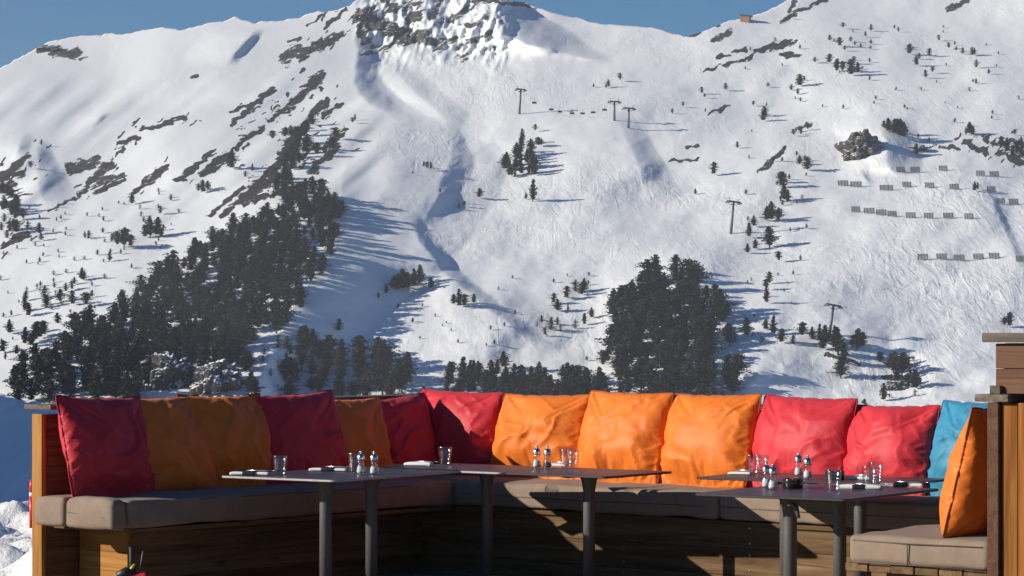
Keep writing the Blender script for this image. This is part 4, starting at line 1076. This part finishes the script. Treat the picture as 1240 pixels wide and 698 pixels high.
# single trees: (u, v base, height)
SING = {
 ('small dark pine dotted high on the right hand slope', 'pines dotted high on the right slope'):
  [(1021, 35, 8), (1005, 50, 8), (1017, 57, 12), (1030, 51, 7), (1023, 62, 7), (987, 77, 8), (1004, 77, 12), (1013, 87, 16), (1020, 88, 14), (1031, 92, 20), (1034, 78, 10), (1039, 88, 13), (1053, 76, 6), (1048, 45, 7), (1055, 38, 9), (1088, 39, 7),
   (1083, 35, 5), (1137, 50, 8), (1101, 66, 13), (1125, 69, 11), (1110, 80, 13), (1113, 72, 8), (1149, 60, 9), (1158, 63, 7), (1166, 66, 9), (1177, 68, 11), (1180, 67, 9), (1182, 83, 11), (1197, 90, 7), (1182, 102, 7), (1121, 95, 11), (1129, 89, 9), (1085, 110, 5),
   (1054, 60, 5), (968, 105, 15), (958, 110, 8), (966, 115, 8), (974, 98, 6), (1146, 80, 4), (996, 130, 4), (957, 24, 7)],
 ('small pine on the open snow of the middle slope', 'pines on the middle slope'):
  [(719, 106, 5), (734, 107, 6), (751, 99, 11), (737, 106, 10), (850, 114, 9), (879, 110, 10), (853, 119, 6), (827, 130, 7), (814, 138, 7), (854, 136, 5), (912, 129, 7), (926, 141, 12), (924, 147, 13), (864, 213, 17), (893, 180, 9), (517, 206, 11), (513, 202, 7), (522, 205, 9), (652, 178, 12), (645, 244, 27), (637, 242, 9), (580, 240, 12), (556, 253, 7), (562, 250, 7),
   (620, 215, 10), (533, 234, 6), (842, 236, 8), (427, 150, 8), (500, 211, 4), (648, 160, 10), (655, 177, 9)],
 ('pine in the loose line climbing left of the lattice pylon', 'pines in the loose line on the right'):
  [(950, 244, 22), (948, 228, 20), (954, 246, 16), (935, 268, 24), (928, 268, 18), (942, 270, 18), (932, 300, 26), (943, 318, 14), (931, 344, 15), (928, 368, 22), (913, 275, 14), (907, 288, 18), (905, 307, 12), (914, 302, 12), (968, 200, 12), (975, 195, 8), (965, 190, 7), (977, 207, 17), (946, 222, 14), (928, 352, 14), (961, 165, 9), (970, 163, 8), (978, 158, 8), (947, 196, 6)],
 ('pine in the clump beside the tilted pylon above the red cushions', 'pines beside the tilted pylon'):
  [(936, 406, 24), (946, 416, 18), (960, 418, 12), (971, 410, 20), (984, 412, 16), (992, 414, 22), (1000, 418, 24), (996, 424, 18), (1015, 430, 34), (1022, 440, 26), (1010, 420, 26), (1038, 424, 26), (1044, 422, 20), (1032, 424, 18), (1018, 458, 26), (1066, 440, 14), (1082, 452, 26), (1092, 458, 30), (1078, 448, 20), (1086, 464, 24), (1108, 472, 24), (1100, 470, 18), (1070, 486, 22), (1222, 396, 18), (1046, 497, 14), (1216, 396, 12), (1064, 436, 10), (1094, 444, 18), (928, 400, 14)],
 ('pine beside the rocky outcrop high on the right', 'pines by the rocky outcrop'):
  [(1076, 160, 17), (1083, 164, 20), (1090, 166, 22), (1095, 168, 20), (1070, 156, 10), (1086, 158, 14), (1174, 163, 15), (1178, 164, 12), (1170, 164, 8), (1229, 164, 8), (1110, 188, 14), (1196, 176, 9), (1212, 182, 17), (1220, 185, 18), (1232, 188, 18), (1238, 192, 16), (1226, 190, 14), (1237, 178, 12), (1180, 232, 12), (1112, 168, 6), (1125, 172, 6), (1041, 170, 11), (1184, 230, 9)],
 ('squat pine on the snow between the bare streaks at the left', 'squat pines among the bare streaks'):
  [(280, 206, 25), (246, 234, 16), (252, 231, 12), (160, 248, 15), (150, 302, 26), (142, 300, 20), (158, 300, 16), (182, 288, 26), (190, 287, 24), (176, 288, 16), (195, 288, 12), (107, 290, 11), (103, 289, 9), (133, 317, 12), (194, 260, 11), (48, 284, 14), (50, 292, 10), (74, 266, 6), (50, 176, 7), (37, 205, 10), (240, 232, 10), (330, 170, 12), (345, 168, 14), (352, 164, 12), (297, 215, 8), (306, 208, 10), (430, 146, 8), (407, 170, 16), (402, 182, 16), (384, 190, 17), (136, 290, 8), (90, 345, 10), (100, 340, 16), (104, 372, 18), (88, 370, 18), (72, 366, 16), (56, 370, 12), (42, 414, 24), (30, 418, 22), (52, 408, 20), (12, 405, 18), (3, 428, 16), (20, 430, 12)],
 ('broad pine in the little group on the snow left of centre', 'pines in the group left of centre'):
  [(480, 352, 20), (488, 352, 26), (494, 350, 20), (502, 349, 24), (508, 345, 24), (522, 350, 14), (468, 356, 12), (475, 350, 14), (458, 362, 8), (556, 372, 22), (562, 374, 18), (574, 368, 12), (549, 370, 14), (410, 402, 16), (482, 374, 7), (594, 400, 6), (624, 380, 5)],
 ('slender pine standing in the row behind the half shaded red cushion', 'slender pines in the front row'):
  [(560, 462, 30), (570, 460, 24), (580, 462, 22), (596, 458, 22), (612, 462, 18), (545, 460, 22), (622, 466, 26), (632, 466, 24), (644, 470, 26), (660, 470, 24), (548, 456, 18), (700, 462, 20), (712, 468, 22), (730, 446, 22), (735, 440, 18), (865, 496, 26), (874, 494, 22), (880, 470, 40), (892, 462, 34), (888, 478, 30), (862, 462, 26)],
}
for (lab, grp), L in SING.items():
    for (u, v, h) in L: TREES.append((u, v, h, rnd.choice((0, 2, 3, 4, 6)) if h < 22 else rnd.choice((0, 1, 4, 6)), lab, grp))
# unique wording for a few trees that stand alone
LONE = {(864, 213): 'lone slim pine on the snow above the dense clump, left of the lattice pylon', (645, 244): 'lone pine just right below the knoll clump',
        (280, 206): 'lone pine beside a dark bare streak high on the left', (1222, 396): 'lone pine on the snow left of the wooden cabinet', (1070, 486): 'lone small pine just above the bright red cushions'}
TREES = [t for t in TREES if t[2] > 3]
TREES.sort(key=lambda t: -t[2])
restV, restF, restT = [], [], []; off = 0
for i, (u, v, h, var, lab, grp) in enumerate(TREES):
    p = surf(u, v); hm = h * p.y / F
    wscale = rnd.uniform(1.1, 1.55)
    rz = rnd.uniform(0, 6.28)
    me, tr, V, Fc, T = PINES[var]
    if i < 299:
        o = empty('pine_tree', p, (0, 0, rz)); o.scale = (hm * wscale, hm * wscale, hm)
        key = (u, v)
        if key in LONE: tag(o, LONE[key], 'pine tree')
        else: tag(o, lab, 'pine tree', grp)
        for nm, m_ in (('crown', me), ('trunk', tr)):
            c = bpy.data.objects.new(nm, m_); COL.objects.link(c); c.parent = o
    else:
        sel = np.arange(len(Fc))
        if h < 12: sel = sel[::2]
        q = V.copy() * np.array([wscale, wscale, 1]) * hm
        c_, s_ = math.cos(rz), math.sin(rz)
        q = np.stack([q[:, 0] * c_ - q[:, 1] * s_, q[:, 0] * s_ + q[:, 1] * c_, q[:, 2]], 1) + np.array(p)
        idx = Fc[sel].ravel(); restV.append(q[idx]); restT.append(T[idx]); restF.append(np.arange(len(idx)).reshape(-1, 4) + off); off += len(idx)
print('TREES', len(TREES))
if restV:
    me = np_mesh('small_pines', np.concatenate(restV), np.concatenate(restF), smooth=False); fattr(me, 'tone', np.concatenate(restT))
    o = link('small_pines', me, M['needles']); tag(o, 'the many smaller dark pines spread over the far snow slopes', 'pine trees', kind='stuff')

# ------------------------------------------------------------------ rock outcrops
def outcrop(poly_c, w, hgt, dep, label, seed, cat='rock'):
    p = surf(*poly_c)
    bm = bmesh.new(); bmesh.ops.create_icosphere(bm, subdivisions=6, radius=1.0)
    k = p.y / F
    for vtx in bm.verts:
        c = vtx.co.copy()
        n1 = mnoise.fractal(c * 1.5 + Vector((seed, 0, 0)), 1.0, 2.0, 4); cc = Vector((c.x * 1.5, c.y * 1.5, c.z * .7))
        n2 = mnoise.voronoi(cc * 2.4 + Vector((0, seed, 0)))[0]; n3 = mnoise.voronoi(cc * 5.5 + Vector((seed, 0, 3)))[0]
        r = 1 + 0.42 * n1 - 0.16 * (n2[0] - .3) + 0.14 * ((n2[1] - n2[0]) - .25) - 0.05 * (n3[0] - .3)
        vtx.co = Vector((c.x * w / 2 * k * r, c.y * dep * r, c.z * hgt / 2 * k * r))
    o = bm_obj('rock_outcrop', bm, M['rock']); o.location = p; tag(o, label, cat)
    return o
outcrop((1042, 186), 54, 50, 9, 'large ochre rock outcrop jutting from the snow high on the right', 3)
outcrop((206, 462), 56, 66, 10, 'pale ochre rock face with snow patches inside the big wood on the left', 9)
outcrop((262, 468), 66, 60, 10, 'darker rock face flecked with snow right of the pale one in the big wood', 15)
outcrop((1084, 470), 30, 16, 4, 'low rock under the pines above the red cushions', 21)
outcrop((1110, 180), 26, 9, 5, 'flat dark boulder in the shade beside the large outcrop', 27)
outcrop((60, 60), 26, 8, 6, 'dark rock band near the skyline at the left', 31)
outcrop((438, 22), 18, 22, 7, 'steep dark rock at the foot of the summit on the left', 35)
outcrop((476, 40), 22, 22, 7, 'dark rock tooth below the summit', 37)

# ------------------------------------------------------------------ snow fences
def box_bm(bm, cx, cy, cz, sx, sy, sz, rot=None):
    q = bmesh.ops.create_cube(bm, size=1.0)
    for v in q['verts']:
        c = Vector((v.co.x * sx, v.co.y * sy, v.co.z * sz))
        if rot is not None: c = rot @ c
        v.co = c + Vector((cx, cy, cz))
def fence_meshes():
    b1 = bmesh.new()
    for k in range(5): box_bm(b1, 0, -0.12 + 0.10 * k, 0.18 + k * 0.19, 1.0, 0.03, 0.125)
    posts = []
    for x in (-0.42, -0.14, 0.14, 0.42):
        b2 = bmesh.new(); box_bm(b2, x, 0.10, 0.52, 0.035, 0.06, 1.16, Matrix.Rotation(R(-26), 3, 'X')); posts.append(mesh_of(b2, 'post'))
    return mesh_of(b1, 'slats'), posts
FS, FP = fence_meshes()
for q_ in [FS] + FP: q_.materials.append(M['fence'])
rows = {
 'uppermost': [(385, 410, 20), (425, 452, 20), (505, 530, 17), (610, 635, 31), (648, 675, 33)],
 'second': [(220, 250, 59), (255, 288, 62), (338, 377, 72), (402, 428, 63), (465, 492, 65), (535, 562, 69), (640, 665, 76), (668, 692, 110), (702, 730, 111)],
 'third': [(258, 284, 133), (293, 324, 137), (328, 358, 142), (360, 387, 146), (412, 440, 150), (463, 490, 151), (517, 547, 151), (577, 603, 153)],
 'lowest': [(445, 475, 268), (498, 528, 267), (547, 578, 270), (602, 632, 267), (646, 677, 265), (722, 750, 273)]}
ordn = ['leftmost', 'second', 'third', 'fourth', 'fifth', 'sixth', 'seventh', 'eighth', 'ninth']
for rname, L in rows.items():
    for k, (a, b, v) in enumerate(L):
        u = 920 + (a + b) / 2 / 2.328; vv = 200 + v / 2.328; p = surf(u, vv); wm = (b - a) / 2.328 * p.y / F
        o = empty('snow_fence', p, (0, 0, rnd.uniform(-.12, .12))); o.scale = (wm, 2.6, 2.5)
        tag(o, 'wooden snow fence, %s from the left in the %s row on the right slope' % (ordn[k] if k else 'first', rname), 'fence', 'snow fences on the right slope')
        for nm, me in [('slats', FS)] + [('post', q_) for q_ in FP]:
            c = bpy.data.objects.new(nm, me); COL.objects.link(c); c.parent = o

# ------------------------------------------------------------------ chairlift
def pylon(u, vtop, vbot, label, lean=0.0, arm=7.0, rz=0.4):
    p = surf(u, vbot); H = (vbot - vtop) * p.y / F
    o = empty('lift_pylon', p, (0, lean, rz)); tag(o, label, 'pylon', 'chairlift pylons')
    bm = bmesh.new(); tube(bm, [(0, 0, -1), (0, 0, H * .5), (0, 0, H)], [0.62, 0.52, 0.42], 12); bm_obj('mast', bm, M['steel'], o)
    bm = bmesh.new(); box_bm(bm, 0, 0, H, arm, 0.6, 0.7); box_bm(bm, 0, 0, H - 1.2, arm * .5, 0.3, 0.25); bm_obj('cross_arm', bm, M['steel'], o)
    for s in (-1, 1):
        bm = bmesh.new(); box_bm(bm, s * arm * .46, 0, H - 0.55, 0.5, 3.4, 0.6)
        for q in (-1.1, -.4, .4, 1.1): bmesh.ops.create_cone(bm, cap_ends=True, segments=12, radius1=.3, radius2=.3, depth=.2, matrix=Matrix.Translation((s * arm * .46, q, H - .3)) @ Matrix.Rotation(R(90), 4, 'Y'))
        bm_obj('sheave_train', bm, M['steel'], o)
        bm = bmesh.new(); box_bm(bm, s * arm * .34, 0, H + .75, 0.12, .12, 1.1); box_bm(bm, s * arm * .40, 0, H + 1.3, 1.3, .12, .12); bm_obj('lifting_frame', bm, M['steel'], o)
    return p + Vector((0, 0, H - 0.2))
t1 = pylon(629, 108, 138, 'grey lift pylon at the left of the chairlift line on the middle slope', 0.06, 5)
t2 = pylon(744, 123, 146, 'left of the two neighbouring lift pylons in the middle', 0.0, 6)
t3 = pylon(761, 131, 155, 'right of the two neighbouring lift pylons in the middle', 0.03, 6)
t4 = pylon(885, 244, 283, 'lattice lift pylon on the open snow above the dense clump of pines', 0.10, 6.0)
t5 = pylon(1004, 369, 408, 'tilted lift pylon above the red cushions', 0.16, 6.0)
def catenary(a, b, sag, n=24):
    return [a.lerp(b, k / n) - Vector((0, 0, sag * 4 * (k / n) * (1 - k / n))) for k in range(n + 1)]
cbm = bmesh.new(); ln = catenary(t1, t2, 6) ; tube(cbm, ln, 0.025, 5); ln2 = catenary(t3, t4, 10); tube(cbm, ln2, 0.025, 5); tube(cbm, catenary(t4, t5, 8), 0.025, 5); tube(cbm, [t2, (t2 + t3) / 2, t3], 0.025, 5)
o = bm_obj('lift_cable', cbm, M['steel']); tag(o, 'thin lift cable strung from pylon to pylon across the slope', 'cable')
cb = bmesh.new(); box_bm(cb, 0, 0, -2.6, 2.2, .5, .12); box_bm(cb, 0, .3, -2.1, 2.2, .12, .8)
cs = mesh_of(cb, 'seat'); cs.materials.append(M['steel'])
cb = bmesh.new(); tube(cb, [(0, 0, 0), (0, .25, -1), (0, .3, -2.2)], .07, 6); box_bm(cb, 0, .3, -1.7, 2.3, .08, .08)
ch = mesh_of(cb, 'hanger'); ch.materials.append(M['steel'])
cl = ['first', 'second', 'third', 'fourth', 'fifth', 'sixth', 'seventh']
for k, f in enumerate([0.16, 0.34, 0.43, 0.56, 0.67, 0.78, 0.90]):
    i = f * 24; p = ln[int(i)].lerp(ln[int(i) + 1], i - int(i))
    o = empty('lift_chair', p, (0, 0, 0.2)); tag(o, 'tiny grey lift chair, %s from the left on the cable between the first pylons' % cl[k], 'lift chair', 'lift chairs on the cable')
    for nm, me in (('seat', cs), ('hanger', ch)):
        c = bpy.data.objects.new(nm, me); COL.objects.link(c); c.parent = o

# ------------------------------------------------------------------ hut and ridge barrier
p = surf(903, 26); k = p.y / F
ht = empty('mountain_hut', p, (0, 0, -0.3)); tag(ht, 'small rust red hut on the skyline above the saddle', 'hut')
bm = bmesh.new(); box_bm(bm, 0, 0, 3.0 * k / .6 * .5, 11 * k, 5, 8 * k); bm_obj('walls', bm, M['rust'], ht)
bm = bmesh.new(); box_bm(bm, .6 * k, 0, 6.9 * k / 1.0, 13.5 * k, 6, 1.6 * k, Matrix.Rotation(R(6), 3, 'Y')); bm_obj('roof', bm, M['roof'], ht)
bm = bmesh.new(); box_bm(bm, 4 * k, 0, -2 * k, 5 * k, 4, 5 * k); bm_obj('base', bm, M['roof'], ht)
a = surf(580, 0); b = surf(636, 8)
rbm = bmesh.new()
d = (b - a); L = d.length
rot = Vector((d.x, d.y, d.z)).to_track_quat('X', 'Z').to_matrix()
o = empty('ridge_fence', a, (0, 0, 0)); tag(o, 'dark timber barrier along the summit ridge at the top edge', 'fence')
for k_ in range(3): box_bm(rbm, d.x / 2, d.y / 2, d.z / 2 + 0.6 + .7 * k_, L, .2, .45, rot)
bm_obj('rails', rbm, M['fence'], o)
for q in range(14):
    rbm = bmesh.new(); f = q / 13; box_bm(rbm, d.x * f, d.y * f, d.z * f + 1.0, .3, .3, 3.2)
    bm_obj('post', rbm, M['fence'], o)

# ------------------------------------------------------------------ the air
HAZE = 0.00014
bm = bmesh.new(); box_bm(bm, 0, 960, 130, 1700, 2040, 380)
hz = bm_obj('haze', bm, None); tag(hz, 'thin blue winter haze', 'haze', kind='stuff')
hm_ = bpy.data.materials.new('haze'); hm_.use_nodes = True; nt = hm_.node_tree
nt.nodes.remove(nt.nodes['Principled BSDF'])
pv = nt.nodes.new('ShaderNodeVolumePrincipled'); pv.inputs['Color'].default_value = (0.86, 0.91, 1.0, 1); pv.inputs['Density'].default_value = HAZE; pv.inputs['Anisotropy'].default_value = 0.2
nt.links.new(pv.outputs[0], nt.nodes['Material Output'].inputs['Volume'])
hz.data.materials.append(hm_)
